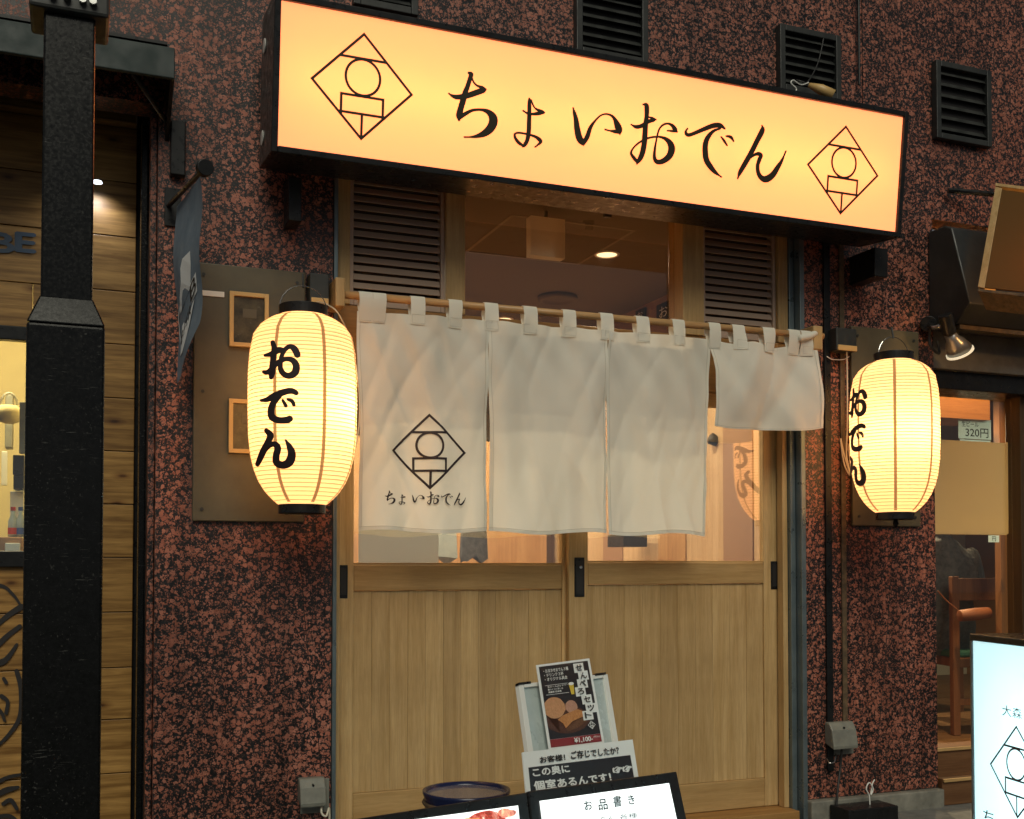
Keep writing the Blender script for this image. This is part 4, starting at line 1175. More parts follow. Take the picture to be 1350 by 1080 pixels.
write(mb, 'E', at(21, 331, YP - .004), (1, 0, 0), (0, 0, 1), X(46, YP) - X(21, YP), Z(0, 306, YP) - Z(0, 331, YP), .03)
build('lettering', mb, mat('stencil_ink', (0.035, 0.060, 0.095), .6), ls)
# brush drawing of a fish on the lower planks
FD = [[(-40,775,8),(0,772,5),(18,785,4),(28,800,3)], [(-10,830,5),(10,812,7),(28,800,8)], [(-12,860,8),(8,840,7),(26,826,6)], [(-20,875,12),(5,872,8),(22,850,4)],
      [(22,885,6),(28,910,7),(26,945,6),(12,968,5),(-5,985,4)], [(5,895,5),(8,900,5)], [(2,918,6),(10,925,5),(8,940,5)], [(-8,930,6),(2,940,5),(6,950,4)],
      [(-10,1035,6),(10,1025,5),(30,1021,4)], [(-8,1050,6),(8,1042,8),(24,1038,4)], [(4,1060,5),(14,1055,6),(22,1066,5)], [(-6,1078,6),(12,1076,6),(24,1084,4)]]
mb = MB(); brush(mb, FD, lambda u, v, lf: at(u, v, YP - .0035 - lf), 6)
build('brush_drawing', mb, M['black_flat'], ls)
# awning box
aw = thing('awning', 'dark teal awning box over the left shop front', 'awning', (-.6, -.05, Z(150, 130, -.2)))
ax1 = X(226, -.22)
az0, az1 = Z(200, 99, -.22), Z(200, 58, -.22)
build('valance', B(-1.9, ax1, -.22, -.2, az0, az1), M['teal'], aw, bevel=.003)
build('roof', MB().slab([(-1.9, -.199, az1), (ax1, -.199, az1), (ax1, -.003, az1 + .06), (-1.9, -.003, az1 + .06)], (0, 0, 1), .02), M['teal'], aw)
build('end_plate', MB().slab([(ax1, -.199, az0), (ax1, -.199, az1 - .021), (ax1, -.003, az1 + .036), (ax1, -.003, az0 - .12)], (1, 0, 0), .012), M['black'], aw)
build('arm', MB().tube([(X(222, -.05), -.015, Z(222, 165, -.03)), (X(170, -.19), -.19, az0 + .01)], .008, 8), M['black'], aw)
build('arm_mount', B(X(221, -.02), X(241, -.02), -.035, -.001, Z(230, 232, -.02), Z(230, 160, -.02)), M['black'], aw, bevel=.004)
build('fabric_underside', B(-1.9, ax1 - .02, -.19, YP - .06, Z(160, 148, YP) + .02, Z(160, 148, YP) + .03), M['black'], aw)
# little wall lamp by the pole
lc = at(128, 240, YP - .08)
tl_ = thing('spot_lamp', 'small bright white lamp on the plank wall just right of the black pole', 'lamp', tuple(lc))
build('bulb', MB().lathe([(.002, .006), (.016, .003), (.018, -.003), (.004, -.007)], tuple(lc), 16), mat('white_glow', (1, 1, 1), emit=(0.85, 0.92, 1.0), es=2.5), tl_, smooth=True)
build('stem', MB().tube([lc + Vector((-.012, 0, .004)), lc + Vector((-.03, .075, .03))], .005, 8), M['black'], tl_)
ld = bpy.data.lights.new('spot_lamp_bulb', 'SPOT'); ld.energy = 2.6; ld.spot_size = R(140); ld.spot_blend = .8; ld.color = (.92, .95, 1.0); ld.shadow_soft_size = .015
lo = bpy.data.objects.new('spot_lamp_bulb', ld); COL.objects.link(lo); lo.parent = tl_; lo.location = (0, -.01, -.014)
lo.rotation_euler = Vector((.15, -.45, 1)).to_track_quat('Z', 'Y').to_euler()
# room behind the left window
structure(build('kitchen_wall', B(-1.9, .2, 2.4, 2.45, 0, 2.6), M['room_cream']))
structure(build('kitchen_side_wall', B(.16, .2, YP + .05, 2.39, 0, 2.6), M['room_cream']))
structure(build('kitchen_ceiling', B(-1.9, .2, YP + .05, 2.45, 2.61, 2.65), M['room_cream']))
structure(build('kitchen_floor', B(-1.9, .2, YP + .05, 2.45, -.02, .02), M['tile_floor']))
ld = bpy.data.lights.new('kitchen_lamp', 'POINT'); ld.energy = 60; ld.color = (1.0, .80, .42); ld.shadow_soft_size = .12
tk = thing('kitchen_lamp', 'globe lamp lighting the left shop, hidden above its window', 'ceiling lamp', (-.35, 1.1, 2.4))
lo = bpy.data.objects.new('kitchen_bulb', ld); COL.objects.link(lo); lo.parent = tk; lo.location = (0, 0, -.15)
build('cord', MB().tube([(-.35, 1.1, 2.45), (-.35, 1.1, 2.608)], .004), M['darkcord'], tk)
YK = 0.9
def kb(name, u0, u1, v0, v1, y0, y1, m, label, cat):
    um = (u0 + u1) / 2
    return tag(build(name, B(X(u0, y0), X(u1, y0), y0, y1, Z(um, v1, y0), Z(um, v0, y0)), m, bevel=.003), label, cat)
kb('counter', -60, 30, 708, 760, .75, 1.2, M['inner_mid'], 'dark counter under the lit window of the left shop', 'counter')
kb('tray', 8, 28, 716, 727, .72, .745, M['white'], 'white tray on the counter front in the left shop window', 'tray')
kb('storage_box', 17, 32, 600, 626, .95, 1.1, M['black'], 'upper black storage box on the left shop wall', 'box')
kb('storage_box', 18, 32, 627, 645, .95, 1.1, M['black'], 'lower black storage box on the left shop wall', 'box')
kb('cupboard', 14, 32, 648, 706, 1.0, 1.15, M['white'], 'white cupboard behind the bottles in the left shop window', 'cupboard')
kb('notice', 2, 10, 595, 640, 1.3, 1.31, M['paper_w'], 'pale notice on the wall of the left shop', 'notice')
kb('locker', 6, 16, 520, 590, 1.4, 1.5, M['grey_plastic'], 'grey locker with shelves seen through the left shop window', 'locker')
kb('coat_rack_panel', 25, 33, 530, 598, .8, .83, M['grey_plastic'], 'grey apron hanging at the edge of the left shop window', 'apron')
for i, (u, c_, lb) in enumerate(((17, (0.5, 0.04, 0.02), 'bottle with a red label in the left shop window'), (27, (0.05, 0.1, 0.3), 'clear bottle with a blue cap in the left shop window'))):
    p = at(u, 708, .85)
    t = thing('bottle', lb, 'bottle', tuple(p))
    build('body', MB().lathe([(.018, .0), (.018, .06), (.008, .085), (.008, .10)], tuple(p), 16), M['acrylic'], t, smooth=True)
    build('cap', MB().lathe([(.009, .101), (.009, .115)], tuple(p), 12), mat('cap', c_, .4), t)
    build('label_band', MB().lathe([(.0186, .01), (.0186, .035)], tuple(p), 16, False), mat('band', c_, .5), t)
p = at(12, 545, 1.0)
t = thing('hanging_bag', 'cream bag with a looped handle hanging in the left shop window', 'bag', tuple(p))
build('pouch', MB().lathe([(.02, -.04), (.045, -.03), (.05, 0), (.035, .03)], tuple(p), 14), M['room_cream'], t, smooth=True)
build('handle', MB().tube([(p.x + .03 * math.cos(a), p.y, p.z + .03 + .05 * math.sin(a)) for a in [math.pi * i / 10 for i in range(11)]], .006, 6), M['white'], t)

# ================================================================== RIGHT SHOP
YG = 0.17
rs = thing('restaurant', 'neighbouring restaurant front with lit window right of the right lantern', 'restaurant', (4.3, YG, 0))
rx1 = 5.6
build('lintel', B(XPR + .002, rx1, .02, .25, Z(1290, 490, .02), Z(1290, 437, .02)), M['concrete'], rs, bevel=.004)
build('header', B(XPR + .002, rx1, .06, .25, Z(1290, 516, .06), Z(1290, 490, .06) - .002), M['black'], rs, bevel=.003)
zg1 = Z(1290, 517, YG); zg0 = .25
xm = X(1341, .14)
win = build('window', B(XPR + .003, xm - .001, YG, YG + .006, zg0, zg1), M['glass_r'], rs)
build('mullion', B(xm, xm + .045, .12, .21, .1, zg1), wood('dark_mullion', (.05, .03, .015), (.10, .06, .03), 'Z'), win, bevel=.003)
build('sill', B(XPR + .003, xm - .001, .10, .22, .1, zg0 - .001), M['black'], win, bevel=.004)
build('window', B(xm + .046, rx1, YG, YG + .006, .1, zg1), M['glass_r'], rs)
# fascia hood over it (dark metal)
hz0, hz1 = Z(1290, 425, -.22), Z(1290, 292, -.2)
hd = thing('extractor_hood', 'dark metal hood with sloping front over the right shop window', 'hood', (4.3, -.1, hz0))
hx0 = X(1237, -.05)
mb = MB()
pr = [(-.003, hz0), (-.16, hz0), (-.24, hz0 + .07), (-.14, hz1 - .02), (-.10, hz1), (-.003, hz1)]
for x in (hx0, rx1): mb.v += [(x, a, b) for a, b in pr]
n = len(pr); mb.f = [tuple(range(n)), tuple(reversed(range(n, 2 * n)))] + [(i, n + i, n + (i + 1) % n, (i + 1) % n) for i in range(n)]
build('shell', mb, worn('hood_metal', (.016, .017, .017), (.034, .035, .034), 5, .45), hd, bevel=.006)
build('trim', B(hx0 + .02, rx1, -.163, -.12, hz0 - .02, hz0 - .001), M['rust'], hd, bevel=.002)
# wood lantern sign top right
ws = thing('hanging_wood_sign', 'wooden box sign with glowing paper face at the upper right, cut by the frame', 'sign', tuple(at(1330, 380, -.5)))
W0, W1, W2 = at(1312, 247, -.30), at(1290, 378, -.42), at(1420, 262, -.62)
e1 = (W1 - W0); nrm = (W2 - W0).cross(W1 - W0).normalized()
if nrm.y > 0: nrm = -nrm
def wq(u, v): return hit(u, v, W0, nrm)
M['wood_face'] = lit_sheet('wood_sign_face', (0.24, 0.13, 0.05), 0.0, (1.0, .48, .13), .5)
build('face', MB().slab([wq(1321, 250), wq(1298, 379), wq(1440, 394), wq(1440, 266)], nrm, .006), M['wood_face'], ws)
build('edge', MB().slab([wq(1312, 246), wq(1321, 248), wq(1298, 380), wq(1289, 378)], nrm, .12), M['hinoki'], ws, bevel=.002)
build('edge', MB().slab([wq(1289, 380.5), wq(1440, 396), wq(1440, 401), wq(1289, 384)], nrm, .12), M['rust'], ws, bevel=.002)
build('edge', MB().slab([wq(1312, 241), wq(1440, 257), wq(1440, 262), wq(1312, 245)], nrm, .12), M['hinoki'], ws, bevel=.002)
cw = wq(1400, 340) - nrm * .08
ld = bpy.data.lights.new('wood_sign_bulb', 'POINT'); ld.energy = 4.0; ld.color = (1.0, .5, .15); ld.shadow_soft_size = .03
lo = bpy.data.objects.new('wood_sign_bulb', ld); COL.objects.link(lo); lo.parent = ws; lo.location = cw - WL[ws]
build('hanger', MB().tube([at(1250, 251, -.03), at(1310, 256, -.10), wq(1330, 243) - nrm * .05], .012, 8), M['black'], ws)
# spot lamp with reflector
sl = thing('spotlight', 'grey reflector spotlight clamped at the right pillar edge beside the right lantern', 'spotlight', tuple(at(1232, 430, -.05)))
pA, pB_, pC, pD = at(1246, 415, -.17), at(1252, 440, -.155), at(1256, 447, -.15), at(1265, 463, -.14)
build('mount', MB().tube([at(1224, 427, -.003), at(1224, 427, -.045)], .034, 20), M['black'], sl, bevel=.003)
build('arm', MB().tube(spline([at(1226, 428, -.045), at(1232, 432, -.10), at(1240, 430, -.14)], 5), .011, 10), M['chrome'], sl, smooth=True)
build('socket', MB().tube([pA, pB_], .029, 20), M['black'], sl, bevel=.003)
ax = (pD - pA).normalized()
build('reflector', MB().tube([pB_ + ax * .002, pC, pC + ax * .02, pD], [.024, .028, .042, .055], 28), mat('reflector_grey', (.30, .31, .31), .3, .6), sl, smooth=True)
build('rim', MB().tube([pD + ax * .001, pD + ax * .010], .058, 28), mat('lamp_rim', (.8, .8, .7), .3, emit=(1, .88, .6), es=.7), sl)
build('cable', MB().tube(spline([at(1226, 432, -.04), at(1226, 455, -.06), at(1238, 466, -.06), at(1236, 450, -.05)], 6), .006, 8), M['darkcord'], sl)
# poster board and papers on the glass
pb = thing('poster_board', 'blank tan paper board fixed behind the right shop glass', 'board', tuple(at(1285, 705, YG + .02)))
yb = YG + .016
build('board', B(XPR + .006, X(1326, yb), yb, yb + .006, Z(1285, 705, yb), Z(1285, 582, yb)), M['tan'], pb, bevel=.002)
build('curled_edge', MB().slab([at(1326.5, 583, yb + .004), at(1339, 586, yb + .03), at(1338, 690, yb + .03), at(1332, 703, yb + .02), at(1326.5, 705, yb + .004)], (0, -1, 0), .003), M['tan'], pb)
def paper(u0, u1, v0, v1, Y, label, lines):
    t = thing('price_paper', label, 'paper', tuple(at((u0 + u1) / 2, v1, Y)), 'price papers hung in the right shop')
    um = (u0 + u1) / 2
    build('sheet', B(X(u0, Y), X(u1, Y), Y, Y + .002, Z(um, v1, Y), Z(um, v0, Y)), M['bluish'], t)
    mb = MB()
    for s, a, b, c_, d_ in lines:
        o = at(a, d_, Y - .0012); w = X(b, Y) - X(a, Y); h = Z(um, c_, Y) - Z(um, d_, Y)
        write(mb, s, o, (1, 0, 0), (0, 0, 1), w, h, .01)
    build('lettering', mb, M['black_flat'], t)
YPP = .55
paper(1264, 1307, 553, 579, YPP, 'bluish paper priced 320円 hanging over the tan board', [('生ビール', 1268, 1290, 555, 562), ('320円', 1273, 1303, 564, 576)])
paper(1266, 1306, 580, 600, YPP, 'lower bluish price paper half hidden by the tan board', [('日本酒 380円', 1268, 1304, 582, 588)])
paper(1302, 1316, 706, 715, YPP, 'small paper with 円 just below the tan board', [('円', 1308, 1313, 707, 713)])
# interior of the right shop
structure(build('dining_wall', B(XPR - .2, 7, 3.4, 3.45, 0, 2.6), mat('beige_wall', (.45, .40, .28), .8)))
structure(build('dining_floor', B(XPR - .2, 7, YG + .05, 3.4, .13, .19), wood('dark_floor', (.10, .05, .02), (.17, .09, .04), 'X')))
structure(build('dining_ceiling', B(XPR - .2, 7, YG + .09, 3.4, 2.5, 2.54), M['inner_mid']))
structure(build('dining_side_wall', B(6.95, 7, YG + .09, 3.4, .19, 2.5), mat('brown_wall', (.30, .16, .07), .7)))
structure(build('dining_left_wall', B(XPR - .2, XPR - .15, .26, 3.4, .19, 2.5), mat('brown_wall', (.30, .16, .07), .7)))
cb = build('ceiling_beam', B(XPR, xm + .2, .50, .75, Z(1285, 553, .5), Z(1285, 505, .5)), wood('beam_wood', (.22, .095, .035), (.30, .14, .055), 'X')); tag(cb, 'warm brown beam lit from above inside the right shop', 'beam')
pst = build('inner_post', B(X(1318, .60), X(1337, .60), .60, .64, .19, Z(1325, 505, .60)), wood('post_wood', (.16, .07, .03), (.25, .12, .05), 'Z')); tag(pst, 'brown wooden post inside the right shop beside the window edge', 'post')
def inner_spot(loc, e, col, label, tgt=(0, 0, -1), size=70):
    t = thing('downlight', label, 'ceiling lamp', loc, 'ceiling downlights')
    build('can', MB().lathe([(.035, 0), (.04, -.05), (.03, -.05), (.028, -.01)], loc, 20), M['black'], t, smooth=True)
    l = bpy.data.lights.new('bulb', 'SPOT'); l.energy = e; l.spot_size = R(size); l.spot_blend = .5; l.color = col; l.shadow_soft_size = .03
    lo = bpy.data.objects.new('bulb', l); COL.objects.link(lo); lo.parent = t; lo.location = (0, 0, -.055)
    lo.rotation_euler = (-Vector(tgt)).to_track_quat('Z', 'Y').to_euler()
inner_spot((X(1285, .32), .31, 2.49), 190, (1, .6, .25), 'can light washing the beam of the right shop', (0, .16, -1), 90)
inner_spot((4.9, 1.4, 2.49), 90, (1, .72, .4), 'can light over the tables of the right shop', (0, 0, -1), 130)
inner_spot((4.25, 1.45, 1.92), 130, (1, .75, .45), 'added unseen pendant lamp over the guest table of the right shop', (-.1, -.5, -1), 160)  # made-up lamp, placed to light the tan board from behind
# steps; the lit strips along them are put in as pale wood nosings
stp = thing('entry_steps', 'wooden steps with pale nosings at the foot of the right shop window', 'steps', (4.2, .05, 0))
for (v0, v1, y0, m) in ((985, 1026, .09, 'chair_wood'), (1026, 1060, -.02, 'inner_mid')):
    zz1 = Z(1255, v0, y0)
    build('tread', B(XPR + .006, rx1, y0, y0 + .11 - .003, .061, zz1), wood('tread_wood', (.13, .06, .025), (.20, .10, .045), 'X'), stp, bevel=.003)
    build('nosing', B(XPR + .006, rx1, y0 - .012, y0 - .0005, zz1 - .014, zz1), M['hinoki_h'], stp, bevel=.002)
# chair
FZ = .19
cy, cxx = .80, X(1296, .80)
ch = thing('wooden_chair', 'reddish wooden chair with green seat at the right shop window, a guest on it', 'chair', (cxx, cy + .2, FZ))
ang = R(-12)
def cbox(mb, x0, x1, y0, y1, z0, z1):
    k = len(mb.v); mb.box(x0, x1, y0, y1, z0, z1)
    for i in range(k, len(mb.v)):
        x, y, z = mb.v[i]; mb.v[i] = (cxx + x * math.cos(ang) - y * math.sin(ang), cy + x * math.sin(ang) + y * math.cos(ang), z)
    return mb
zbk = Z(1290, 760, .8)
for x in (-.18, .18):
    build('leg', cbox(MB(), x - .02, x + .02, -.02, .02, FZ + .001, zbk), M['chair_wood'], ch, bevel=.004)
    build('leg', cbox(MB(), x - .018, x + .018, .36, .396, FZ + .001, FZ + .41), M['chair_wood'], ch, bevel=.004)
build('backrest', cbox(MB(), -.158, .158, -.012, .012, zbk - .13, zbk - .01), M['chair_wood'], ch, bevel=.004)
build('seat_frame', cbox(MB(), -.158, .158, .0, .38, FZ + .36, FZ + .41), M['chair_wood'], ch, bevel=.004)
build('seat', cbox(MB(), -.17, .17, .03, .39, FZ + .412, FZ + .45), M['green'], ch, bevel=.012)
for z in (.16,): build('stretcher', cbox(MB(), -.158, .158, -.01, .01, FZ + z, FZ + z + .035), M['chair_wood'], ch, bevel=.003)
# table the guest sits at
tt_ = thing('dining_table', 'brown table in front of the guest in the right shop', 'table', (cxx + .2, cy + 1.0, FZ))
build('tabletop', B(cxx - .4, cxx + .6, cy + .72, cy + 1.3, FZ + .70, FZ + .73), M['chair_wood'], tt_, bevel=.004)
for a in (-.36, .54):
    for b in (.76, 1.24): build('leg', B(cxx + a, cxx + a + .04, cy + b, cy + b + .04, FZ + .001, FZ + .699), M['chair_wood'], tt_)
tag(build('red_dish', MB().lathe([(.03, 0), (.07, .025), (.075, .028), (.03, .008)], (X(1316, 1.6), 1.6, FZ + .731), 20), mat('red_lacquer', (.35, .02, .015), .25), smooth=True), 'red lacquer dish on the table in the right shop', 'dish')

# the guest, seen from behind: one skinned body
def person(px, py, facing, label):
    root = thing('person', label, 'person', (px, py, FZ))
    sz = FZ + .47
    J = [((0, 0, sz + .06), .135), ((0, -.03, sz + .22), .135), ((0, -.02, sz + .40), .155), ((0, .02, sz + .55), .09), ((0, .05, sz + .61), .052), ((0, .075, sz + .70), .088), ((0, .085, sz + .78), .085),
         ((.16, -.01, sz + .49), .066), ((.24, .04, sz + .28), .055), ((.15, .30, sz + .30), .04), ((.12, .37, sz + .31), .03),
         ((-.16, -.01, sz + .49), .066), ((-.24, .04, sz + .28), .055), ((-.15, .30, sz + .30), .04), ((-.12, .37, sz + .31), .03),
         ((.10, .03, sz + .03), .10), ((.12, .42, sz + .03), .07), ((.12, .44, FZ + .09), .045), ((.12, .54, FZ + .045), .036),
         ((-.10, .03, sz + .03), .10), ((-.12, .42, sz + .03), .07), ((-.12, .44, FZ + .09), .045), ((-.12, .54, FZ + .045), .036)]
    E = [(0, 1), (1, 2), (2, 3), (3, 4), (4, 5), (5, 6), (2, 7), (7, 8), (8, 9), (9, 10), (2, 11), (11, 12), (12, 13), (13, 14), (0, 15), (15, 16), (16, 17), (17, 18), (0, 19), (19, 20), (20, 21), (21, 22)]
    ca, sa = math.cos(facing), math.sin(facing)
    me = bpy.data.meshes.new('body')
    me.from_pydata([(px + p[0] * ca - p[1] * sa, py + p[0] * sa + p[1] * ca, p[2]) for p, _ in J], E, [])
    o = put('body', me, root)
    o.modifiers.new('skin', 'SKIN'); ss = o.modifiers.new('sub', 'SUBSURF'); ss.levels = ss.render_levels = 2
    me.skin_vertices.new() if not me.skin_vertices else None
    for i, (_, r) in enumerate(J): me.skin_vertices[0].data[i].radius = (r, r * (.72 if i in (1, 2) else 1))
    me.skin_vertices[0].data[0].use_root = True
    me.materials.append(M['jacket'])
    hc = Vector((0, .08, sz + .74)); hc = Vector((px + hc.x * ca - hc.y * sa, py + hc.x * sa + hc.y * ca, hc.z))
    hm = MB().lathe([(.02, .115), (.07, .10), (.1, .05), (.104, 0), (.09, -.06), (.06, -.09)], (hc.x - .008 * 0, hc.y - .012, hc.z), 20)
    build('hair', hm, M['hair'], root, smooth=True)
    st = [(-.17, -.02, sz + .52), (-.10, -.135, sz + .38), (.02, -.155, sz + .16), (.16, -.11, sz + .03)]
    st = [(px + a * ca - b * sa, py + a * sa + b * ca, c) for a, b, c in st]
    return root, st
gst, strap = person(cxx - .10, cy + .20, R(-12), 'guest in a dark jacket sitting with back to the right shop window')
bg_ = thing('shoulder_bag', 'orange brown roll bag on a strap at the guest\'s hip', 'bag', tuple(at(1285, 810, .72)))
build('roll', MB().tube([at(1265, 812, .74), at(1285, 810, .72), at(1303, 808, .72)], [.03, .034, .03], 16), M['bag'], bg_, smooth=True, bevel=.003)
build('strap', MB().tube(spline([at(1236, 779, .78), at(1248, 792, .76), at(1262, 804, .74)], 5), .004, 6), M['bag'], bg_)

# ================================================================== BLACK POLE (in the street)
YPo = -1.57
xc = X(85.5, YPo); hw = (X(121, YPo) - X(52, YPo)) / 2; hw2 = (X(137, YPo) - X(33.5, YPo)) / 2
po = thing('street_pole', 'black square steel pole with a wider lower sleeve standing close at the left', 'pole', (xc, YPo, 0))
zc1 = Z(85, 392, YPo); zc0 = Z(85, 430, YPo)
build('shaft', B(xc - hw, xc + hw, YPo, YPo + 2 * hw, zc1 - .02, 4.6), M['pole'], po, bevel=.004)
yc = YPo + hw
mb = MB()
for z, h_ in ((zc0, hw2), (zc1, hw + .001)): mb.v += [(xc - h_, yc - h_, z), (xc + h_, yc - h_, z), (xc + h_, yc + h_, z), (xc - h_, yc + h_, z)]
mb.f = [(0, 1, 5, 4), (1, 2, 6, 5), (2, 3, 7, 6), (3, 0, 4, 7), (4, 5, 6, 7), (3, 2, 1, 0)]
build('shoulder', mb, M['pole'], po, bevel=.003)
build('sleeve', B(xc - hw2, xc + hw2, yc - hw2, yc + hw2, 0.001, zc0 - .001), M['pole'], po, bevel=.005)
for z in (Z(85, 8, YPo),):
    cl = build('clamp', B(xc - hw - .025, xc + hw + .025, YPo - .018, YPo + 2 * hw + .018, z - .016, z + .03), M['vent'], po, bevel=.006)
    for dx in (-.03, -.005, .022, .04):
        build('bolt', MB().tube([(xc + dx, YPo - .019, z + .006), (xc + dx, YPo - .030, z + .006)], .007, 8), M['chrome'], cl)

# ================================================================== MENU STANDS IN FRONT OF THE DOORS
EN = Vector((.959, -1.523, .783)).normalized()
P1 = Vector((1.29, -1.17, .53))
def bp(u, v, off=0.0): return hit(u, v, P1 - EN * off, EN)
def board_px(name, q, m, parent, off=0.0, th=.01, **k):
    return build(name, MB().slab([bp(u, v, off) for u, v in q], EN, th), m, parent, **k)
def ext(q0, q1, t):   # extend the edge q0->q1
    return (q0[0] + (q1[0] - q0[0]) * t, q0[1] + (q1[1] - q0[1]) * t)
M['menu_lit'] = mat('lit_menu', (.8, .8, .8), emit=(.92, 1.0, .98), es=1.15)
# right lit menu
mB = thing('lit_menu_board', 'white backlit menu board headed お品書き in front of the doors', 'menu board', tuple(bp(800, 1120)), 'backlit menu boards at the foot of the doors')
TL, TR = (697, 1043), (892, 1017); dn = (26, 150)
BL, BR = (TL[0] + 20, TL[1] + 190), (TR[0] + 40, TR[1] + 190)
board_px('case', [TL, TR, BR, BL], M['black'], mB, 0, .045, bevel=.003)
fTL, fTR = (712, 1056), (882, 1032.5); fBL, fBR = (732, 1215), (916, 1190)
lf_ = MB().slab([bp(u, v, -.003) for u, v in (fTL, fTR, fBR, fBL)], EN, .002)
build('lit_face', lf_, M['menu_lit'], mB)
mb = MB()
pl = (P1 + EN * .004, EN)
for s, q in (('お', ((771, 1068.5), (781, 1067), (769, 1056.5))), ('品', ((789.5, 1068.5), (801, 1067), (788, 1054.5))), ('書', ((809, 1064.5), (819.5, 1063), (807.5, 1050))), ('き', ((829, 1061), (837, 1060), (827, 1049)))):
    write_px(mb, s, q, pl, .015)
write_px(mb, 'おでん 各種', ((775, 1086), (840, 1078), (774, 1079)), pl, .0)
build('lettering', mb, mat('menu_ink', (.03, .08, .09), .6), mB)
# left lit menu with a food photograph
mA = thing('lit_menu_board', 'backlit board with a red dish, lower left one of the menu boards', 'menu board', tuple(bp(590, 1130)), 'backlit menu boards at the foot of the doors')
TL, TR = (469, 1079.5), (694.5, 1044.5); BL, BR = (490, 1260), (716, 1235)
board_px('case', [TL, TR, BR, BL], M['black'], mA, 0, .045, bevel=.003)
build('lit_face', MB().slab([bp(u, v, -.003) for u, v in ((505, 1086), (683, 1062), (700, 1225), (520, 1245))], EN, .002), M['menu_lit'], mA)
def blob(cx_, cy_, rx_, ry_, m, parent, off, nm='food_print', n=20, seed=0, plane_off=0.0):
    q = []
    for i in range(n):
        a = 2 * math.pi * i / n; w_ = 1 + .10 * math.sin(3 * a + seed) + .06 * math.sin(5 * a + seed * 2)
        q.append(bp(cx_ + rx_ * w_ * math.cos(a), cy_ + ry_ * w_ * math.sin(a), off))
    k = MB(); k.v = [tuple(p) for p in q]; k.f = [tuple(range(n))]
    return build(nm, k, m, parent)
def glow(name, c_, s):
    m = mat(name, c_, .5, emit=c_, es=s); n = N(m)
    c = n.ramp(n.noise(n.coords(rnd=False), 60, 4, .6, 1.0).outputs['Fac'], [(.30, tuple(x * .25 for x in c_)), (.48, c_), (.62, (min(c_[0] * 1.2, 1), c_[1] * 1.8 + .1, c_[2] + .12)), (.72, (1, .85, .7))])
    n.link(c, n.b.inputs['Base Color']); n.link(c, n.b.inputs['Emission Color'])
    return m
blob(645, 1090, 32, 20, glow('red_print', (.50, .06, .035), .9), mA, -.0045, seed=1)
blob(668, 1072, 12, 6, glow('pink_print', (.75, .25, .18), .9), mA, -.0055, seed=2)
blob(622, 1086, 14, 8, glow('orange_print', (.75, .28, .08), .9), mA, -.0065, seed=3)
# stand: acrylic frame with poster and notice, behind the menus
st = thing('poster_stand', 'pale acrylic poster stand behind the lit menus', 'stand', tuple(bp(750, 1120, .08)))
board_px('back_sheet', [(686, 903), (799, 889), (817, 1000), (700, 1012)], M['acrylic'], st, .075, .006, bevel=.001)
for q in ([(684, 902), (690, 901), (707, 1015), (700, 1016)], [(796, 889), (801, 888.5), (819, 1001), (813, 1002)], [(691, 901.5), (795, 888.5), (796, 893.5), (692, 906.5)]):
    board_px('frame_rail', q, M['white'], st, .068, .014, bevel=.001)
for (u0, u1, v) in ((684, 700, 901.5), (785, 799, 889.5)):
    board_px('clip', [(u0, v - 1.5), (u1, v - 3.4), (u1, v - .4), (u0, v + 1.5)], M['black'], st, .066, .012)
board_px('leg', [(702, 1013), (712, 1012), (745, 1290), (735, 1291)], M['white'], st, .085, .012)
board_px('leg', [(800, 1003), (810, 1002), (845, 1280), (835, 1281)], M['white'], st, .085, .012)
ps = thing('poster', 'dark poster with oden photograph, white tile lettering and red price band ¥1,100', 'poster', tuple(bp(750, 988, .06)))
c4 = [(707, 877), (777, 868), (797, 980), (724, 989)]
board_px('sheet', c4, M['paper_w'], ps, .055, .002)
def pq(s, t):          # s across, t down inside the poster
    a = (c4[0][0] + (c4[1][0] - c4[0][0]) * s, c4[0][1] + (c4[1][1] - c4[0][1]) * s)
    b = (c4[3][0] + (c4[2][0] - c4[3][0]) * s, c4[3][1] + (c4[2][1] - c4[3][1]) * s)
    return (a[0] + (b[0] - a[0]) * t, a[1] + (b[1] - a[1]) * t)
def ppoly(name, pts, m, off, sm=False):
    k = MB(); k.v = [tuple(bp(*pq(s, t), off)) for s, t in pts]; k.f = [tuple(range(len(pts)))]
    return build(name, k, m, ps)
M['p_dark'] = mat('poster_dark', (.018, .018, .022), .4); M['p_red'] = mat('poster_red', (.23, .025, .03), .5)
ppoly('print_ground', [(.04, .025), (.96, .025), (.96, .93 - .05), (.04, .88)], M['p_dark'], .0545)
ppoly('price_band', [(.04, .882), (.96, .882), (.96, .975), (.04, .975)], M['p_red'], .0545)
def ell(cx_, cy_, rx_, ry_, n=22, a0=0, a1=2 * math.pi, sd=0):
    return [(cx_ + rx_ * math.cos(a0 + (a1 - a0) * i / n) * (1 + .04 * math.sin(i * 2.1 + sd)), cy_ + ry_ * math.sin(a0 + (a1 - a0) * i / n)) for i in range(n)]
def foodmat(nm, a, b): return worn(nm, a, b, 160, .5)
ppoly('food_print', [(.045, .60)] + [(max(x, .045), y) for x, y in ell(.42, .68, .40, .155)], foodmat('bowl_brown', (.05, .018, .012), (.11, .045, .03)), .0540)
ppoly('food_print', [(max(x, .042), y) for x, y in ell(.21, .52, .20, .125)], foodmat('daikon', (.42, .20, .09), (.58, .30, .15)), .0535)
ppoly('food_print', ell(.52, .53, .11, .075), foodmat('egg', (.38, .19, .13), (.50, .28, .19)), .0530)
ppoly('food_print', [(.24, .66), (.34, .62), (.62, .565), (.72, .60), (.74, .655), (.50, .70), (.36, .77), (.32, .71)], foodmat('fried_tofu', (.36, .14, .04), (.55, .25, .09)), .0525)
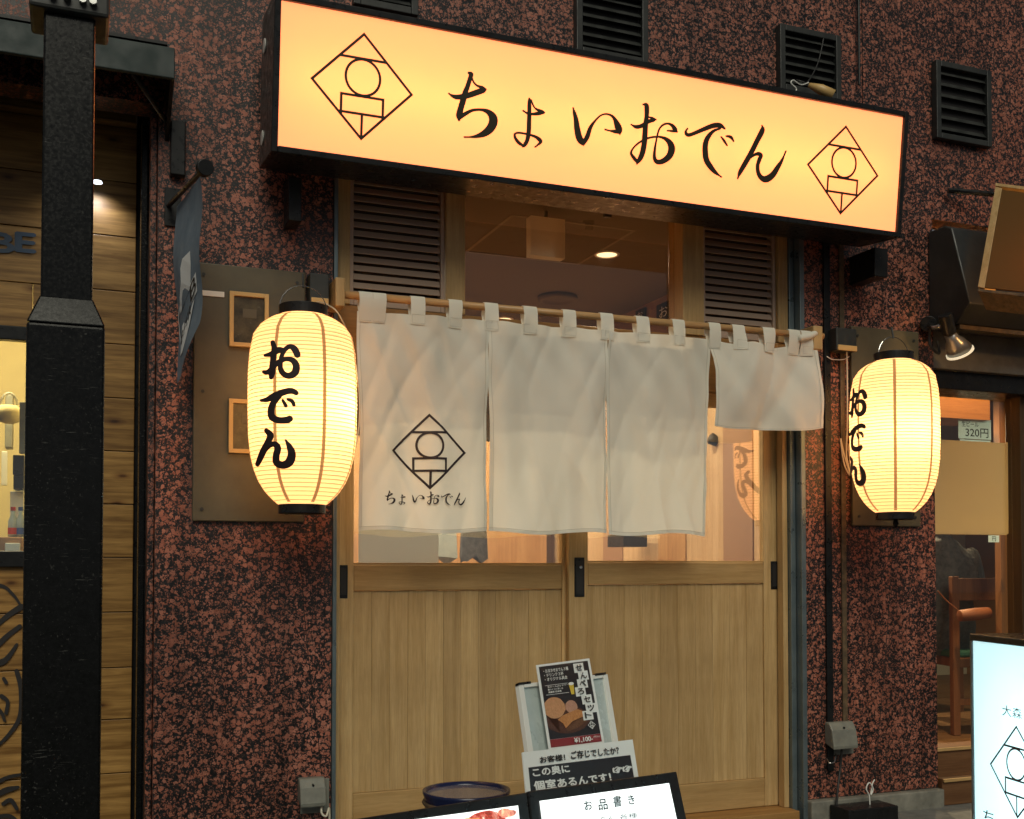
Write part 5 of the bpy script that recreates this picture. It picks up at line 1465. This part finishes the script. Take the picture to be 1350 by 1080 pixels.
ppoly('food_print', [(.36, .775), (.52, .705), (.745, .66), (.74, .72), (.60, .78), (.40, .81)], foodmat('tofu_side', (.08, .03, .015), (.16, .07, .03)), .0522)
ppoly('beer_glass_print', [(.54, .275), (.63, .275), (.615, .39), (.56, .39)], mat('beer_yellow', (.60, .42, .05), .4), .0535)
ppoly('beer_glass_print', ell(.585, .265, .05, .018), M['paper_w'], .0530)
jit = [(.68, .04), (.74, .135), (.70, .225), (.64, .315), (.73, .415), (.775, .52), (.70, .60)]
mbk = MB()
for i, ((s, t), chh) in enumerate(zip(jit, 'せんぺろセット')):
    ppoly('letter_tile', [(s, t), (s + .185, t), (s + .185, t + .108), (s, t + .108)], M['paper_w'], .0530 - .0002 * i)
    q = [pq(s + .035, t + .088), pq(s + .15, t + .088), pq(s + .035, t + .018)]
    write_px(mbk, chh, q, (P1 - EN * .0505, EN), .02)
build('lettering', mbk, M['black_flat'], ps)
mbw = MB()
pln = (P1 - EN * .0515, EN)
for s, t, w_, h_, tx in ((.11, .105, .46, .042, '・おまかせおでん３種'), (.11, .155, .36, .042, '・ドリンク３杯'), (.11, .205, .42, .042, '・オリジナル具合'), (.14, .285, .38, .022, '生ビール(小) サワー'), (.14, .315, .28, .022, '酎ハイ ハイボール'), (.14, .345, .24, .022, '烏龍茶 日本酒')):
    write_px(mbw, tx, [pq(s, t), pq(s + w_, t), pq(s, t - h_)], pln, .015)
write_px(mbw, '¥1,100-', [pq(.47, .962), pq(.80, .962), pq(.47, .897)], pln, .03)
write_px(mbw, '(税込)', [pq(.82, .925), pq(.93, .925), pq(.82, .90)], pln, .0)
cxy = pq(.83, .77); cc_ = bp(*cxy, .0515); tp = bp(*pq(.83, .725), .0515); rt_ = bp(*pq(.895, .77), .0515)
emblem(mbw, lambda x, z, lf: cc_ + (rt_ - cc_) * x + (tp - cc_) * z + EN * lf * .2, .12)
for a, b in (((.10, .25), (.52, .25)), ((.10, .36), (.52, .36))):
    mbw.quad(bp(*pq(a[0], a[1]), .0515), bp(*pq(b[0], b[1]), .0515), bp(*pq(b[0], b[1] + .004), .0515), bp(*pq(a[0], a[1] + .004), .0515))
build('white_lettering', mbw, M['paper_w'], ps)
# notice
nc = thing('notice_board', 'white notice with black panel asking お客様！ご存じでしたか？ behind the lit menu', 'notice', tuple(bp(760, 1040, .03)))
board_px('sheet', [(689, 992), (834, 975), (852, 1090), (700, 1110)], M['paper_w'], nc, .03, .004)
board_px('black_panel', [(697, 1012), (831, 995.5), (846, 1085), (706, 1103)], M['p_dark'], nc, .0285, .001)
pn2 = (P1 - EN * .0278, EN); mb = MB()
write_px(mb, 'お客様！', ((712, 1006.5), (745, 1002.5), (711, 998)), pn2, .03)
write_px(mb, 'ご存じでしたか？', ((753, 1001), (816, 994), (752, 991)), pn2, .03)
build('lettering', mb, M['black_flat'], nc)
mb = MB(); pn3 = (P1 - EN * .0268, EN)
write_px(mb, 'この奥に', ((703, 1024.5), (751, 1018.5), (701, 1013.5)), pn3, .035)
write_px(mb, '個室あるんです！', ((705, 1043), (806, 1030), (702.5, 1030.5)), pn3, .035)
write_px(mb, '☞☞', ((808, 1020), (833, 1017), (807, 1012)), pn3, .03)
build('white_lettering', mb, M['paper_w'], nc)

# blue pot
pc = at(615, 1041, -.62); pz = pc.z
pr_ = .5 * (at(669, 1041, -.62) - at(560, 1041, -.62)).length
pt_ = thing('blue_pot', 'round blue glazed pot filled with dark water before the left door', 'pot', (pc.x, pc.y, 0.001))
build('bowl', MB().lathe([(pr_ * .6, -pz + .001), (pr_ * .8, -pz + .06), (pr_ * .98, -.10), (pr_ * .94, -.03), (pr_ * 1.0, -.008), (pr_, .0), (pr_ * .93, .0), (pr_ * .90, -.02), (pr_ * .90, -.06)], (pc.x, pc.y, pz), 48, False), M['pot'], pt_, smooth=True)
build('water', MB().lathe([(.001, -.010), (pr_ * .925, -.010)], (pc.x, pc.y, pz), 48, False), M['water'], pt_)
build('rope_band', MB().tube([(pc.x + pr_ * .97 * math.cos(2 * math.pi * i / 40), pc.y + pr_ * .97 * math.sin(2 * math.pi * i / 40), pz - .035) for i in range(41)], .006, 6), M['rust'], pt_)

# lit street sign lower right, nearly square to the facade
Q0 = Vector((2.35, -1.37, 0)); QE = Vector((-.223, -.975, 0)).normalized(); QN = Vector((-.975, .223, 0)).normalized()
zt_ = hit(1283, 845, Q0, QN).z
ss_ = thing('lit_stand_sign', 'glowing white upright stand sign at the lower right with 大森 and a diamond emblem', 'sign', tuple(Q0 + QE * .22))
def qs(s, z, lift=0): return Q0 + QE * s + Vector((0, 0, z)) + QN * lift
WQ = .46
M['cool_face'] = lit_sheet('stand_sign_acrylic', (.7, .85, .88), .44, (.74, 1.0, 1.0), .7)
build('case', MB().slab([qs(-.010, zt_ + .012, -.004), qs(WQ + .01, zt_ + .012, -.004), qs(WQ + .01, .02, -.004), qs(-.010, .02, -.004)], QN, .004), M['black'], ss_)
build('case', MB().slab([qs(-.012, zt_ + .02, .004), qs(WQ + .012, zt_ + .02, .004), qs(WQ + .012, zt_ + .001, .004), qs(-.012, zt_ + .001, .004)], QN, .16), M['black'], ss_, bevel=.003)
build('case', MB().slab([qs(-.012, zt_, .004), qs(-.001, zt_, .004), qs(-.001, .02, .004), qs(-.012, .02, .004)], QN, .16), M['steel'], ss_, bevel=.003)
build('case', MB().slab([qs(WQ + .001, zt_, .004), qs(WQ + .012, zt_, .004), qs(WQ + .012, .02, .004), qs(WQ + .001, .02, .004)], QN, .16), M['steel'], ss_, bevel=.003)
bpy.data.objects.remove([c for c in ss_.children if c.name.startswith('case')][0])
build('back_cover', MB().slab([qs(-.001, zt_, -.15), qs(WQ + .001, zt_, -.15), qs(WQ + .001, .02, -.15), qs(-.001, .02, -.15)], QN, .004), M['white'], ss_)
build('foot', MB().slab([qs(-.01, .02, .03), qs(WQ + .01, .02, .03), qs(WQ + .01, .001, .03), qs(-.01, .001, .03)], QN, .22), M['black'], ss_)
build('lit_face', MB().slab([qs(0, zt_, 0), qs(WQ, zt_, 0), qs(WQ, .021, 0), qs(0, .021, 0)], QN, .003), M['cool_face'], ss_)
ld = bpy.data.lights.new('stand_sign_tube', 'AREA'); ld.shape = 'RECTANGLE'; ld.size = .05; ld.size_y = .62; ld.energy = 6; ld.color = (1.0, 1.0, .97)
lo = bpy.data.objects.new('stand_sign_tube', ld); COL.objects.link(lo); lo.parent = ss_
lo.location = qs(WQ / 2, zt_ * .48, -.075) - WL[ss_]
rm = Matrix((-QE, Vector((0, 0, 1)), (-QE).cross(Vector((0, 0, 1))))).transposed()
lo.rotation_euler = rm.to_euler()
ez = hit(1341, 1018, Q0, QN); er = .118
mb = MB(); emblem(mb, lambda x, z, lf: Vector((ez.x, ez.y, ez.z)) + QE * x * er + Vector((0, 0, z * er)) + QN * lf, .045)
build('emblem', mb, M['ink'], ss_)
mb = MB(); a = hit(1322, 943, Q0, QN); b = hit(1334, 944.5, Q0, QN); hh_ = (hit(1322, 929, Q0, QN) - a).z
wch = (b - a).length
for i, chh in enumerate('大森'): write(mb, chh, a + QE * (wch * 1.12) * i, QE, (0, 0, 1), wch, hh_, .0, .0015)
a = hit(1297, 1083, Q0, QN); write(mb, 'ちょい', a, QE, (0, 0, 1), .20, .035, .0, .0015)
build('lettering', mb, M['ink'], ss_)
